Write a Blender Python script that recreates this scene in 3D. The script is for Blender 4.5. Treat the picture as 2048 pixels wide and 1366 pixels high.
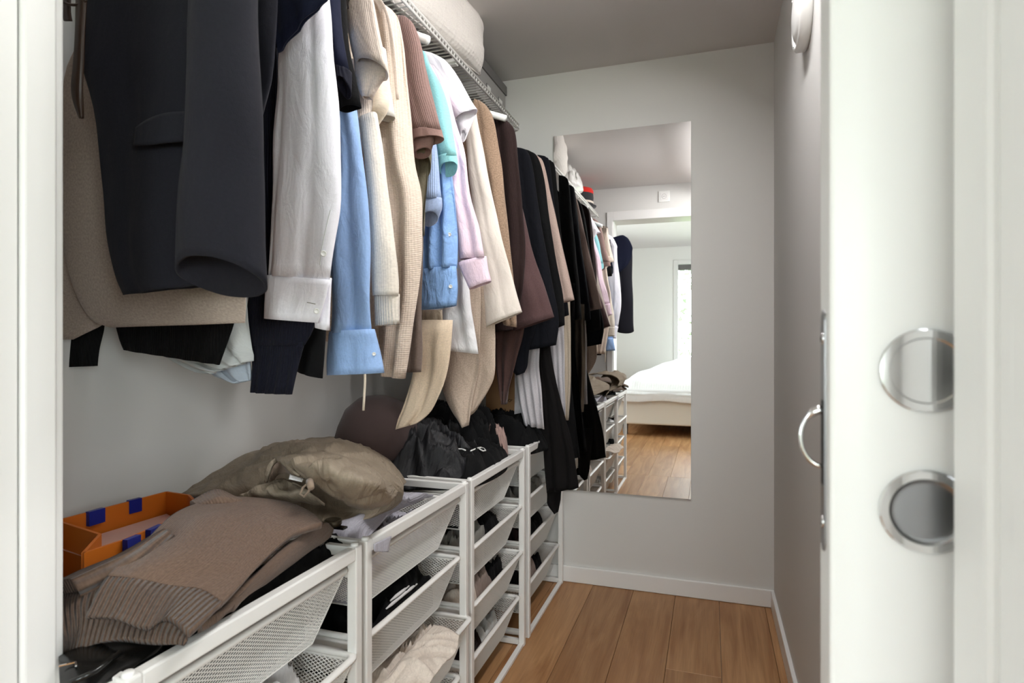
import bpy, bmesh, math, random
import numpy as np
from mathutils import Vector, noise

# ------------------------------------------------------------------ camera, world, light, exposure
sc = bpy.context.scene
COL = sc.collection
for _o in list(bpy.data.objects):
    bpy.data.objects.remove(_o)
FPX, CX, CY, CAMZ = 1195.0, 1024.0, 683.0, 1.15
YAW = math.radians(18.33)
F = np.array((-math.sin(YAW), math.cos(YAW), 0.0))
R = np.array((math.cos(YAW), math.sin(YAW), 0.0))
cam_d = bpy.data.cameras.new('camera')
cam = bpy.data.objects.new('camera', cam_d); COL.objects.link(cam)
cam.location = (0, 0, CAMZ); cam.rotation_euler = (math.pi/2, 0, YAW)
cam_d.sensor_width = 36.0; cam_d.lens = FPX/2048*36.0; cam_d.clip_start = 0.02
cam_d.dof.use_dof = True; cam_d.dof.focus_distance = 1.7; cam_d.dof.aperture_fstop = 7.1
sc.camera = cam
vs = sc.view_settings
vs.view_transform = 'Standard'; vs.look = 'None'; vs.gamma = 1.0; vs.use_curve_mapping = False
vs.exposure = 0.25
sc.cycles.use_denoising = True
sc.cycles.max_bounces = 10; sc.cycles.diffuse_bounces = 6; sc.cycles.glossy_bounces = 5
sc.cycles.sample_clamp_indirect = 6.0; sc.cycles.caustics_reflective = False; sc.cycles.caustics_refractive = False

world = bpy.data.worlds.new('world'); sc.world = world; world.use_nodes = True
wn = world.node_tree.nodes; wl = world.node_tree.links
bg = wn['Background']; bg.inputs['Color'].default_value = (0.925, 0.965, 1.0, 1); bg.inputs['Strength'].default_value = 16.8

def portal(name, loc, rot, sx, sy):
    d = bpy.data.lights.new(name, 'AREA'); d.shape = 'RECTANGLE'; d.size = sx; d.size_y = sy
    d.cycles.is_portal = True                      # guides the sky light through the window opening, gives off none itself
    o = bpy.data.objects.new(name, d); COL.objects.link(o); o.location = loc; o.rotation_euler = rot
    return o
portal('window_portal', (0.53, -4.10, 1.35), (-math.pi/2, 0, math.pi), 2.0, 2.0)
portal('added_window_right_portal', (2.56, -1.8, 1.4), (0, math.pi/2, 0), 1.8, 1.0)  # sky portals of the two added side windows
portal('added_window_left_portal', (-2.66, -1.8, 1.4), (0, -math.pi/2, 0), 1.8, 1.2)

# ------------------------------------------------------------------ pixel -> place helpers (2048x1366 frame)
def ray(x, y):
    return F + (x-CX)/FPX*R + np.array((0, 0, (CY-y)/FPX))
def P(x, y, Y):
    d = ray(x, y); return d*(Y/d[1]) + np.array((0, 0, CAMZ))
def PX(x, y, X):
    d = ray(x, y); return d*(X/d[0]) + np.array((0, 0, CAMZ))
def PZ(x, y, z):
    d = ray(x, y); return d*((z-CAMZ)/d[2]) + np.array((0, 0, CAMZ))

# ------------------------------------------------------------------ materials
def lin(c):
    c = c/255.0
    return c/12.92 if c <= 0.04045 else ((c+0.055)/1.055)**2.4
def rgb(r, g, b): return (lin(r), lin(g), lin(b), 1)

MATS = {}
def base_mat(name, col, rough=0.6, metal=0.0, spec=0.5):
    m = bpy.data.materials.new(name); m.use_nodes = True
    b = m.node_tree.nodes['Principled BSDF']
    b.inputs['Base Color'].default_value = col; b.inputs['Roughness'].default_value = rough
    b.inputs['Metallic'].default_value = metal; b.inputs['Specular IOR Level'].default_value = spec
    MATS[name] = m
    return m, m.node_tree.nodes, m.node_tree.links, b

def paint(name, col, rough=0.6, bump=0.02, spec=0.4):
    m, n, l, b = base_mat(name, col, rough, 0, spec)
    t = n.new('ShaderNodeTexCoord'); k = n.new('ShaderNodeTexNoise'); k.inputs['Scale'].default_value = 90
    l.new(t.outputs['Object'], k.inputs['Vector'])
    bp = n.new('ShaderNodeBump'); bp.inputs['Strength'].default_value = bump; bp.inputs['Distance'].default_value = 0.002
    l.new(k.outputs['Fac'], bp.inputs['Height']); l.new(bp.outputs['Normal'], b.inputs['Normal'])
    return m

def fabric(name, col, rib=0, rib_dir='X', rib_str=0.5, waffle=False, fleck=0.06, wrinkle=0.25, rough=0.9, sheen=0.15, spec=0.15, weave=900, rib_depth=0.5):
    """cloth: flecked colour, fine weave, soft wrinkles, optional knitted ribs that follow the cloth's own UV"""
    m, n, l, b = base_mat(name, col, rough, 0, spec)
    b.inputs['Sheen Weight'].default_value = sheen; b.inputs['Sheen Roughness'].default_value = 0.5
    t = n.new('ShaderNodeTexCoord')
    k = n.new('ShaderNodeTexNoise'); k.inputs['Scale'].default_value = 220; k.inputs['Detail'].default_value = 3
    l.new(t.outputs['UV'], k.inputs['Vector'])
    k2 = n.new('ShaderNodeTexNoise'); k2.inputs['Scale'].default_value = 22; k2.inputs['Detail'].default_value = 4; k2.inputs['Distortion'].default_value = 0.6
    mpw = n.new('ShaderNodeMapping'); mpw.inputs['Scale'].default_value = (1.5, 0.55, 1); l.new(t.outputs['UV'], mpw.inputs['Vector'])
    l.new(mpw.outputs[0], k2.inputs['Vector'])
    mr = n.new('ShaderNodeMapRange'); mr.inputs['To Min'].default_value = 1-fleck*2; mr.inputs['To Max'].default_value = 1+fleck*2
    mr.inputs['From Min'].default_value = 0.25; mr.inputs['From Max'].default_value = 0.75
    l.new(k.outputs['Fac'], mr.inputs['Value'])
    mx = n.new('ShaderNodeMix'); mx.data_type = 'RGBA'; mx.blend_type = 'MULTIPLY'; mx.inputs['Factor'].default_value = 1
    mx.inputs['A'].default_value = col
    l.new(mr.outputs['Result'], mx.inputs['B']); l.new(mx.outputs['Result'], b.inputs['Base Color'])
    b1 = n.new('ShaderNodeBump'); b1.inputs['Strength'].default_value = wrinkle; b1.inputs['Distance'].default_value = 0.02
    l.new(k2.outputs['Fac'], b1.inputs['Height'])
    b2 = n.new('ShaderNodeBump'); b2.inputs['Strength'].default_value = 0.25; b2.inputs['Distance'].default_value = 0.0015
    k3 = n.new('ShaderNodeTexNoise'); k3.inputs['Scale'].default_value = weave; k3.inputs['Detail'].default_value = 1
    l.new(t.outputs['UV'], k3.inputs['Vector']); l.new(k3.outputs['Fac'], b2.inputs['Height'])
    l.new(b1.outputs['Normal'], b2.inputs['Normal'])
    last = b2
    if rib:
        for ax in ((rib_dir,) if not waffle else ('X', 'Y')):
            w = n.new('ShaderNodeTexWave'); w.wave_type = 'BANDS'; w.bands_direction = ax
            w.inputs['Scale'].default_value = 0.314/rib; w.inputs['Distortion'].default_value = 0.4; w.inputs['Detail'].default_value = 0
            l.new(t.outputs['UV'], w.inputs['Vector'])
            b3 = n.new('ShaderNodeBump'); b3.inputs['Strength'].default_value = rib_str; b3.inputs['Distance'].default_value = rib*rib_depth
            l.new(w.outputs['Fac'], b3.inputs['Height']); l.new(last.outputs['Normal'], b3.inputs['Normal'])
            last = b3
    l.new(last.outputs['Normal'], b.inputs['Normal'])
    return m

def wood(name):
    m, n, l, b = base_mat(name, rgb(190, 136, 86), 0.42, 0, 0.35)
    t = n.new('ShaderNodeTexCoord'); oi = n.new('ShaderNodeObjectInfo')
    off = n.new('ShaderNodeVectorMath'); off.operation = 'ADD'
    sc3 = n.new('ShaderNodeVectorMath'); sc3.operation = 'SCALE'; sc3.inputs['Scale'].default_value = 37.0
    cmb = n.new('ShaderNodeCombineXYZ')
    for i in range(3): l.new(oi.outputs['Random'], cmb.inputs[i])
    l.new(cmb.outputs[0], sc3.inputs[0]); l.new(t.outputs['Object'], off.inputs[0]); l.new(sc3.outputs[0], off.inputs[1])
    mp = n.new('ShaderNodeMapping'); mp.inputs['Scale'].default_value = (1, 0.09, 1); l.new(off.outputs[0], mp.inputs['Vector'])
    nz = n.new('ShaderNodeTexNoise'); nz.inputs['Scale'].default_value = 14; nz.inputs['Detail'].default_value = 6; nz.inputs['Distortion'].default_value = 1.4
    l.new(mp.outputs[0], nz.inputs['Vector'])
    mp2 = n.new('ShaderNodeMapping'); mp2.inputs['Scale'].default_value = (1, 0.03, 1); l.new(off.outputs[0], mp2.inputs['Vector'])
    nf = n.new('ShaderNodeTexNoise'); nf.inputs['Scale'].default_value = 220; nf.inputs['Detail'].default_value = 2
    l.new(mp2.outputs[0], nf.inputs['Vector'])
    cr = n.new('ShaderNodeValToRGB'); e = cr.color_ramp.elements
    e[0].position = 0.3; e[0].color = rgb(158, 108, 66); e[1].position = 0.7; e[1].color = rgb(200, 154, 108)
    l.new(nz.outputs['Fac'], cr.inputs['Fac'])
    hs = n.new('ShaderNodeHueSaturation'); vr = n.new('ShaderNodeMapRange'); vr.inputs['To Min'].default_value = 0.84; vr.inputs['To Max'].default_value = 1.12
    l.new(oi.outputs['Random'], vr.inputs['Value']); l.new(vr.outputs[0], hs.inputs['Value']); l.new(cr.outputs[0], hs.inputs['Color'])
    mx = n.new('ShaderNodeMix'); mx.data_type = 'RGBA'; mx.blend_type = 'MULTIPLY'; mx.inputs['Factor'].default_value = 0.35
    l.new(hs.outputs[0], mx.inputs['A']); l.new(nf.outputs['Fac'], mx.inputs['B'])
    vo = n.new('ShaderNodeTexVoronoi'); vo.inputs['Scale'].default_value = 2.1
    mp3 = n.new('ShaderNodeMapping'); mp3.inputs['Scale'].default_value = (2.0, 1, 1); l.new(off.outputs[0], mp3.inputs['Vector']); l.new(mp3.outputs[0], vo.inputs['Vector'])
    kr = n.new('ShaderNodeMapRange'); kr.inputs['From Min'].default_value = 0.012; kr.inputs['From Max'].default_value = 0.045
    l.new(vo.outputs['Distance'], kr.inputs['Value'])
    mk = n.new('ShaderNodeMix'); mk.data_type = 'RGBA'; mk.inputs['A'].default_value = rgb(84, 50, 26)
    l.new(kr.outputs[0], mk.inputs['Factor']); l.new(mx.outputs['Result'], mk.inputs['B'])
    l.new(mk.outputs['Result'], b.inputs['Base Color'])
    bp = n.new('ShaderNodeBump'); bp.inputs['Strength'].default_value = 0.12; bp.inputs['Distance'].default_value = 0.002
    l.new(nf.outputs['Fac'], bp.inputs['Height']); l.new(bp.outputs['Normal'], b.inputs['Normal'])
    return m

WALL = paint('wall_paint', rgb(214, 213, 210), 0.85)
CEIL = paint('ceiling_paint', rgb(214, 210, 208), 0.9)
TRIM = paint('white_trim_paint', rgb(232, 231, 229), 0.35, 0.01)
METALW = paint('white_powder_coat', rgb(236, 235, 232), 0.4, 0.01)
WIREG = paint('shelf_coating', rgb(226, 224, 220), 0.45, 0.01)
MESHW = paint('white_mesh_coat', rgb(236, 234, 230), 0.45, 0.0)
PLASTW = paint('white_plastic', rgb(235, 235, 232), 0.35, 0.0)
CREAMW = paint('cream_wall_paint', rgb(240, 239, 236), 0.85)
OAK = wood('oak_plank')
base_mat('mirror_glass', (0.93, 0.94, 0.94, 1), 0.0, 1.0)
base_mat('chrome', (0.86, 0.86, 0.87, 1), 0.08, 1.0)
base_mat('satin_steel', (0.34, 0.34, 0.35, 1), 0.3, 1.0)
base_mat('dark_slot', rgb(40, 40, 42), 0.5)
MIRROR, CHROME, SATIN, SLOT = MATS['mirror_glass'], MATS['chrome'], MATS['satin_steel'], MATS['dark_slot']

def fab(key, r, g, b, **kw): return fabric(key, rgb(r, g, b), **kw)
NAVYSUIT = fab('navy_suiting', 33, 33, 40, fleck=0.05, wrinkle=0.12, sheen=.03)
TWEED = fab('taupe_tweed', 172, 156, 144, fleck=0.10, wrinkle=0.1)
BLACKKNIT = fab('black_knit', 16, 16, 16, rib=0.005, rib_str=0.5, sheen=.02)
BLACKC = fab('black_cloth', 15, 15, 16, wrinkle=0.3, sheen=.02)
BLACKC2 = fab('blue_black_cloth', 17, 18, 24, wrinkle=0.25, sheen=.02)
NAVYKNIT = fab('navy_rib_knit', 24, 25, 36, rib=0.005, rib_str=0.6, sheen=.03)
NAVYT = fab('navy_jersey', 25, 29, 48, wrinkle=0.15, sheen=.03)
WHITESHIRT = fab('white_cotton', 240, 239, 247, fleck=0.015, wrinkle=0.25)
OFFWHITE = fab('off_white_cotton', 214, 217, 216, fleck=0.015)
PALEBLUE = fab('pale_blue_cotton', 190, 200, 212, fleck=0.02)
BLUESHIRT = fab('light_blue_cotton', 152, 184, 230, fleck=0.03, wrinkle=0.35)
BLUESHIRT2 = fab('sky_blue_cotton', 140, 178, 230, fleck=0.04, wrinkle=0.8)
BEIGEKNIT = fab('beige_fine_knit', 214, 200, 188, rib=0.004, rib_str=0.2)
CREAMKNIT = fab('cream_wool_knit', 228, 220, 208, rib=0.005, rib_str=0.15)
CREAMRIB = fab('cream_rib_knit', 228, 220, 208, rib=0.006, rib_str=0.6)
CREAMT = fab('cream_jersey', 230, 216, 196, wrinkle=0.2)
OFFT = fab('ivory_jersey', 224, 220, 212)
WAFFLE = fab('tan_waffle_knit', 220, 203, 188, rib=0.0045, rib_str=0.25, waffle=True)
MAUVE = fab('mauve_rib_jersey', 138, 112, 106, rib=0.005, rib_str=0.35)
MAUVEP = fab('mauve_jersey', 142, 114, 107)
OLIVE = fab('olive_jersey', 112, 106, 88)
LTBLUEKNIT = fab('pale_blue_rib_knit', 160, 180, 216, rib=0.005, rib_str=0.5)
TURQ = fab('turquoise_pique', 152, 214, 218, wrinkle=0.15)
PINK = fab('pale_pink_cotton', 236, 212, 226, fleck=0.03, wrinkle=0.5)
WHITET = fab('white_jersey', 236, 234, 240, fleck=0.01, wrinkle=0.3)
CREAMBL = fab('cream_viscose', 226, 216, 206, fleck=0.02, wrinkle=0.2)
BOUCLE = fab('taupe_boucle', 150, 126, 106, fleck=0.16, weave=300, wrinkle=0.2)
DKBROWN = fab('dark_brown_corduroy', 44, 31, 30, rib=0.004, sheen=.05)
BURG = fab('burgundy_brown_twill', 88, 66, 66, wrinkle=0.15)
DUSTY = fab('dusty_pink_wool', 190, 166, 156)
TAUPEL = fab('brown_grey_jersey', 116, 102, 94)
WHITEBL = fab('white_gauze', 232, 231, 233, fleck=0.01, wrinkle=0.4)
GOLD = fab('gold_satin', 176, 156, 132, rough=0.35, spec=0.5, wrinkle=0.6)
WOOLCREAM = fab('cream_felted_wool', 214, 194, 170, fleck=0.06)
WOOLBEIGE = fab('beige_coat_wool', 186, 168, 152, fleck=0.10)
GREYTR = fab('pale_grey_trouser', 190, 186, 190, wrinkle=0.1)
BEIGETR = fab('beige_trouser', 190, 176, 158, wrinkle=0.1)
BLACKTR = fab('black_viscose', 19, 17, 17, wrinkle=0.2, sheen=.02)
SWEATER = fab('brown_wool_knit', 106, 86, 73, rib=0.0042, rib_str=0.45, fleck=0.12)
SWEATRIB = fab('brown_rib_knit', 104, 84, 71, rib=0.0072, rib_str=1.0, fleck=0.12, rib_depth=1.1)
JACKET = fab('taupe_nylon', 140, 127, 110, rough=0.6, spec=0.35, wrinkle=0.55, sheen=0.0)
JACKETIN = fab('taupe_mesh_lining', 140, 122, 106, wrinkle=0.2)
LILAC = fab('grey_lilac_cotton', 176, 174, 184, wrinkle=0.5)
FELT = fab('dark_brown_felt', 80, 66, 64, fleck=0.16)
CREAMCH = fab('cream_chino', 218, 206, 194, wrinkle=0.5)
GREYCL = fab('grey_cotton', 130, 128, 122, wrinkle=0.5)
MAUVECL = fab('mauve_grey_cotton', 150, 134, 126, wrinkle=0.6)
WHITECL = fab('white_cotton_cloth', 224, 222, 222, wrinkle=0.3)
QUILT = fab('quilted_cotton', 222, 216, 210, rib=0.02, rib_str=0.12, waffle=True)
BEDWHITE = fab('white_bedspread', 236, 235, 234, rib=0.03, rib_str=0.12, waffle=True)
LEATHER, *_ = base_mat('black_leather', rgb(20, 20, 19), 0.22)
BRLEATH, *_ = base_mat('dark_brown_leather', rgb(52, 34, 22), 0.4)
KRAFT = paint('kraft_paper', rgb(150, 112, 76), 0.7, 0.05)
ORANGE = paint('orange_card', rgb(190, 100, 20), 0.55, 0.02)
BLUERIB = fab('blue_ribbon', 20, 30, 120, rough=0.5)
PINKPAPER = paint('pink_tissue', rgb(214, 172, 158), 0.8, 0.05)
GREYCARD = paint('grey_card', rgb(158, 156, 153), 0.8)
DGREYCARD = paint('dark_grey_card', rgb(112, 110, 108), 0.8)
REDFELT = fab('red_felt', 205, 44, 36)
DARKFELT = fab('charcoal_felt', 52, 52, 54)

# ------------------------------------------------------------------ object helpers
def wloc(p):
    v = Vector((0, 0, 0))
    while p is not None:
        v = v + p.location; p = p.parent
    return v
def mesh_obj(name, verts, faces, mat, parent=None, smooth=False, uvs=None, loc=None):
    """one mesh object; verts are world coordinates, stored relative to the parent (or to loc for a top-level mesh)"""
    base = wloc(parent) if parent else Vector(loc or (0, 0, 0))
    me = bpy.data.meshes.new(name)
    me.from_pydata([tuple(Vector(v)-base) for v in verts], [], [list(map(int, f)) for f in faces])
    if uvs is not None:
        ul = me.uv_layers.new(name='uv')
        vi = np.empty(len(me.loops), dtype=np.int32); me.loops.foreach_get('vertex_index', vi)
        ul.data.foreach_set('uv', np.asarray(uvs, dtype=np.float32)[vi].ravel())
    if smooth: me.polygons.foreach_set('use_smooth', [True]*len(me.polygons))
    me.materials.append(mat); me.update()
    o = bpy.data.objects.new(name, me); COL.objects.link(o)
    if parent: o.parent = parent
    else: o.location = base
    return o
def bev(o, w=0.002, seg=2):
    m = o.modifiers.new('bevel', 'BEVEL'); m.width = w; m.segments = seg; m.limit_method = 'ANGLE'
    return o
def tag(o, label, cat=None, group=None, kind=None):
    if label: o['label'] = label
    if cat: o['category'] = cat
    if group: o['group'] = group
    if kind: o['kind'] = kind
    return o
def thing(name, label, cat, loc, group=None):
    o = bpy.data.objects.new(name, None); COL.objects.link(o); o.location = loc; o.empty_display_size = 0.05
    return tag(o, label, cat, group)
class MB:
    def __init__(s): s.v = []; s.f = []
    def box(s, x0, x1, y0, y1, z0, z1):
        k = len(s.v)
        s.v += [(x, y, z) for x in (x0, x1) for y in (y0, y1) for z in (z0, z1)]
        s.f += [[k+i for i in q] for q in ((0, 1, 3, 2), (4, 6, 7, 5), (0, 4, 5, 1), (2, 3, 7, 6), (0, 2, 6, 4), (1, 5, 7, 3))]
        return s
    def bar(s, p, q, nrm, w, h):
        """rectangular bar p->q; nrm = direction of its thickness h"""
        p, q, nrm = Vector(p), Vector(q), Vector(nrm).normalized()
        d = (q-p).normalized(); t = d.cross(nrm).normalized()*(w/2); n = nrm*(h/2); k = len(s.v)
        for e in (p, q):
            s.v += [tuple(e-t-n), tuple(e+t-n), tuple(e+t+n), tuple(e-t+n)]
        s.f += [[k+i for i in r] for r in ((0, 1, 5, 4), (1, 2, 6, 5), (2, 3, 7, 6), (3, 0, 4, 7), (3, 2, 1, 0), (4, 5, 6, 7))]
        return s
    def tube(s, pts, r, n=8, cap=True):
        pts = [Vector(p) for p in pts]; k0 = len(s.v)
        rs = r if isinstance(r, (list, tuple)) else [r]*len(pts)
        d0 = (pts[1]-pts[0]).normalized(); a = d0.orthogonal().normalized()
        for i, p in enumerate(pts):
            d = (pts[min(i+1, len(pts)-1)]-pts[max(i-1, 0)]).normalized()
            a = (a-d*a.dot(d)).normalized(); b = d.cross(a)
            for j in range(n):
                th = 2*math.pi*j/n; s.v.append(tuple(p+(a*math.cos(th)+b*math.sin(th))*rs[i]))
        for i in range(len(pts)-1):
            for j in range(n):
                s.f.append([k0+i*n+j, k0+i*n+(j+1) % n, k0+(i+1)*n+(j+1) % n, k0+(i+1)*n+j])
        if cap:
            s.f.append([k0+j for j in range(n)][::-1]); s.f.append([k0+(len(pts)-1)*n+j for j in range(n)])
        return s
    def lathe(s, c, axis, prof, n=40):
        """profile [(r, h)] turned about axis through c"""
        c = Vector(c); ax = Vector(axis).normalized(); a = ax.orthogonal().normalized(); b = ax.cross(a); k = len(s.v)
        for r, h in prof:
            for j in range(n):
                th = 2*math.pi*j/n; s.v.append(tuple(c+ax*h+(a*math.cos(th)+b*math.sin(th))*max(r, 1e-5)))
        for i in range(len(prof)-1):
            for j in range(n):
                s.f.append([k+i*n+j, k+i*n+(j+1) % n, k+(i+1)*n+(j+1) % n, k+(i+1)*n+j])
        return s
    def build(s, name, mat, parent=None, smooth=False, loc=None):
        return mesh_obj(name, s.v, s.f, mat, parent, smooth, None, loc)
def struct(name, mb, mat, smooth=False):
    o = mb.build(name, mat, None, smooth); o['kind'] = 'structure'; return o

def catmull(arr, n):
    """arr (k, d) -> (n, d) smooth interpolation, parameter by row index"""
    arr = np.asarray(arr, float); k = len(arr)
    if k == 2:
        t = np.linspace(0, 1, n)[:, None]; return arr[0]*(1-t)+arr[1]*t
    ext = np.vstack([2*arr[0]-arr[1], arr, 2*arr[-1]-arr[-2]])
    out = []
    for u in np.linspace(0, k-1-1e-9, n):
        i = int(u); t = u-i; p0, p1, p2, p3 = ext[i:i+4]
        out.append(0.5*((2*p1)+(-p0+p2)*t+(2*p0-5*p1+4*p2-p3)*t*t+(-p0+3*p1-3*p2+p3)*t**3))
    return np.array(out)

def loft(name, Ls, Rs, th, mat, parent, n=56, rows=None, fold=0.006, lam=0.07, seed=0, hem=0.0025, flare=0.0, inner=0.05, noise_amp=0.003, start=0.0, tilt=0.0):
    """hanging cloth tube: row i spans Ls[i]..Rs[i], th[i] half thick in y; vertical folds; open hem with an inner lip"""
    rnd = random.Random(seed); lam = lam*0.75
    Ls, Rs = np.asarray(Ls, float), np.asarray(Rs, float)
    th = np.asarray(th if hasattr(th, '__len__') else [th]*len(Ls), float)
    length = float(np.linalg.norm((Ls[0]+Rs[0])/2-(Ls[-1]+Rs[-1])/2))
    rows = rows or max(8, min(44, int(length/0.02)))
    A = catmull(np.hstack([Ls, Rs, th[:, None]]), rows)
    p1, p2, p3 = rnd.random()*6.28, rnd.random()*6.28, rnd.random()*6.28
    V, U = [], []
    nf = max(1.2, 3.1416*float(np.mean(np.linalg.norm(Rs-Ls, axis=1)))/2/lam)
    def ring(a, v, scale_in=0.0, up=0.0):
        L, Rr, t = a[:3], a[3:6], a[6]
        c = (L+Rr)/2; ax = (Rr-L)/2; w = np.linalg.norm(ax); g = start+(1-start)*min(1, v/max(length, .01)*1.3)
        sl = (w-scale_in)/max(w, 1e-4)
        res = []
        for j in range(n):
            an = 2*math.pi*j/n
            cx = math.copysign(abs(math.cos(an))**0.9, math.cos(an)); sy = math.copysign(abs(math.sin(an))**1.15, math.sin(an))
            p = c+ax*cx*sl; u = p[0]*0+cx*w
            ph = nf*cx+p1+0.5*math.sin(5*v+p2)
            f = fold*1.15*g*((1-2*abs(math.sin(ph))**0.75)+0.45*math.sin(nf*2.1*cx+p3+0.7*math.sin(8*v+p1)))
            y = sy*max(t*0.72-scale_in, 0.001)
            nz = noise.noise(Vector((p[0]*9+seed, p[2]*7, sy*0.7+seed*1.7)))*noise_amp*4
            tz = -tilt*sy*(min(1, v/max(length, .01))**4)
            res.append(((p[0], p[1]+y+f+nz, p[2]+up+tz), (cx*w+(0.5 if sy < 0 else 0), v)))
        return res
    vv = 0.0; vat = []
    for i in range(rows):
        if i: vv += float(np.linalg.norm((A[i, :3]+A[i, 3:6])/2-(A[i-1, :3]+A[i-1, 3:6])/2))
        vat.append(vv)
        for p, uv in ring(A[i], vv): V.append(p); U.append(uv)
    fcs = []
    for i in range(rows-1):
        for j in range(n): fcs.append([i*n+j, i*n+(j+1) % n, (i+1)*n+(j+1) % n, (i+1)*n+j])
    # inner lip at the hem
    for p, uv in ring(A[-1], vv, hem): V.append(p); U.append(uv)
    ii = max(1, max([i for i in range(rows) if vat[i] <= vv-min(inner, vv*.6)]+[0]))
    for p, uv in ring(A[ii], vat[ii], hem*1.5+.0015): V.append(p); U.append(uv)
    for r in (rows-1, rows):
        for j in range(n): fcs.append([r*n+j, r*n+(j+1) % n, (r+1)*n+(j+1) % n, (r+1)*n+j])
    fcs.append([(rows+1)*n+j for j in range(n)]); fcs.append([j for j in range(n)][::-1])
    return mesh_obj(name, V, fcs, mat, parent, True, U)

def tube_px(name, Y, pxrows, mat, parent, th=0.018, **kw):
    """loft traced at distance Y: rows (xl, yl, xr, yr[, th[, Y]]) in frame pixels"""
    Ls, Rs, T = [], [], []
    for r in pxrows:
        y = r[5] if len(r) > 5 else Y
        Ls.append(P(r[0], r[1], y)); Rs.append(P(r[2], r[3], y)); T.append(r[4] if len(r) > 4 and r[4] else th)
    if pxrows[0][1] <= -40:                      # cut by the frame top: carry the piece on up to the shoulder
        a, b_, t0 = Ls[0], Rs[0], T[0]; w_ = b_[0]-a[0]
        Ls = [np.array((b_[0]-.10, a[1], 1.985)), np.array((min(a[0], b_[0]-.11), a[1], 1.955)), np.array((a[0], a[1], 1.89))]+Ls
        Rs = [np.array((b_[0]-.07, a[1], 1.985)), np.array((b_[0]-.03, a[1], 1.955)), np.array((b_[0], a[1], 1.89))]+Rs
        T = [t0*.4, t0*.8, t0]+T
    return loft(name, Ls, Rs, T, mat, parent, **kw)

def body(Y, mat, parent, hem, xr=-0.76, xl=-1.17, th=0.011, top=2.035, name='body', seed=0, fold=0.003, **kw):
    rows = [(top, -0.995, -0.905, .012), (top-.02, -1.06, -0.84, .016), (top-.06, -1.12, min(-0.79, xr), .018), (top-.11, xl+.01, xr, .013),
            (top-.25, xl, xr, th), ((top-.25+hem)/2, xl, xr, th), (hem, xl, xr, th)]
    return loft(name, [(r[1], Y, r[0]) for r in rows], [(r[2], Y, r[0]) for r in rows], [r[3] for r in rows], mat, parent, seed=seed, fold=fold, n=36, rows=22, **kw)

def garment(name, label, cat, Y, group='clothes hanging on the rail'):
    return thing(name, label, cat, (-0.95, Y, 1.2), group)

def button(px, py, Y, parent, r=0.0055, mat=None):
    c = P(px, py, Y); d = Vector((0, -1, 0)) if True else None
    mb = MB().lathe(c, (0.35, -0.93, 0), [(0, -.001), (r, -.001), (r, .0012), (r*.8, .0018), (r*.7, .001), (0, .001)], 16)
    return mb.build('button', mat or PLASTW, parent, True)

def on(o, px, py, lift=0.001):
    bpy.context.view_layer.update()
    base = wloc(o); d = Vector(ray(px, py)).normalized()
    ok, hit, nr, _ = o.ray_cast(Vector((0, 0, CAMZ))-base, d)
    return np.array(hit+base-d*lift) if ok else None
def button_on(o, px, py, parent, r=0.0055):
    c = on(o, px, py)
    if c is None: return
    d = -Vector(ray(px, py)).normalized(); d.z *= .3
    return MB().lathe(c, d, [(r*1.0, -.002), (r, .0012), (r*.8, .0018), (r*.7, .001), (0, .001)], 16).build('button', PLASTW, parent, True)
def line_on(o, pts, lift=.002):
    return [p for p in (on(o, x, y, lift) for x, y in pts) if p is not None]

def patch(name, grid, mat, parent, nu=40, nv=40, thick=0.006, wr=0.004, freq=9, seed=0, loc=None, post=None, crease=0.0):
    """draped cloth sheet through a control grid of world points (rows v, columns u)"""
    g = np.asarray(grid, float); kv, ku, _ = g.shape
    tmp = np.array([catmull(g[i], nu) for i in range(kv)])
    S = np.array([catmull(tmp[:, j], nv) for j in range(nu)]).transpose(1, 0, 2)
    V, U = [], []
    for i in range(nv):
        for j in range(nu):
            p = S[i, j].copy()
            e = min(1, 4*min(i/(nv-1), 1-i/(nv-1))+0.25)*min(1, 4*min(j/(nu-1), 1-j/(nu-1))+0.25)
            q = Vector((p[0]*freq+seed*3.1, p[1]*freq, seed*1.7))
            h = noise.noise(q)*wr*1.6
            if crease:
                q2 = Vector((p[0]*freq*0.8+noise.noise(q*0.7)*1.5+seed, p[1]*freq*0.8+noise.noise(q*0.6+Vector((7, 3, 1)))*1.5, seed*.9))
                h += (1-min(1, abs(noise.noise(q2))*3.2)**.8*1.6)*crease
            p[2] += h*e
            V.append(tuple(p)); U.append((0, 0))
    du = np.cumsum(np.r_[0, np.linalg.norm(np.diff(S[nv//2], axis=0), axis=1)]); dv = np.cumsum(np.r_[0, np.linalg.norm(np.diff(S[:, nu//2], axis=0), axis=1)])
    U = [(du[j], dv[i]) for i in range(nv) for j in range(nu)]
    fc = [[i*nu+j, i*nu+j+1, (i+1)*nu+j+1, (i+1)*nu+j] for i in range(nv-1) for j in range(nu-1)]
    o = mesh_obj(name, V, fc, mat, parent, True, U, loc)
    m = o.modifiers.new('thickness', 'SOLIDIFY'); m.thickness = thick; m.offset = 0.0
    return o
def patch_px(name, rows, mat, parent, **kw):
    """rows of (px, py, z)"""
    return patch(name, [[PZ(*c) for c in r] for r in rows], mat, parent, **kw)

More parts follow.
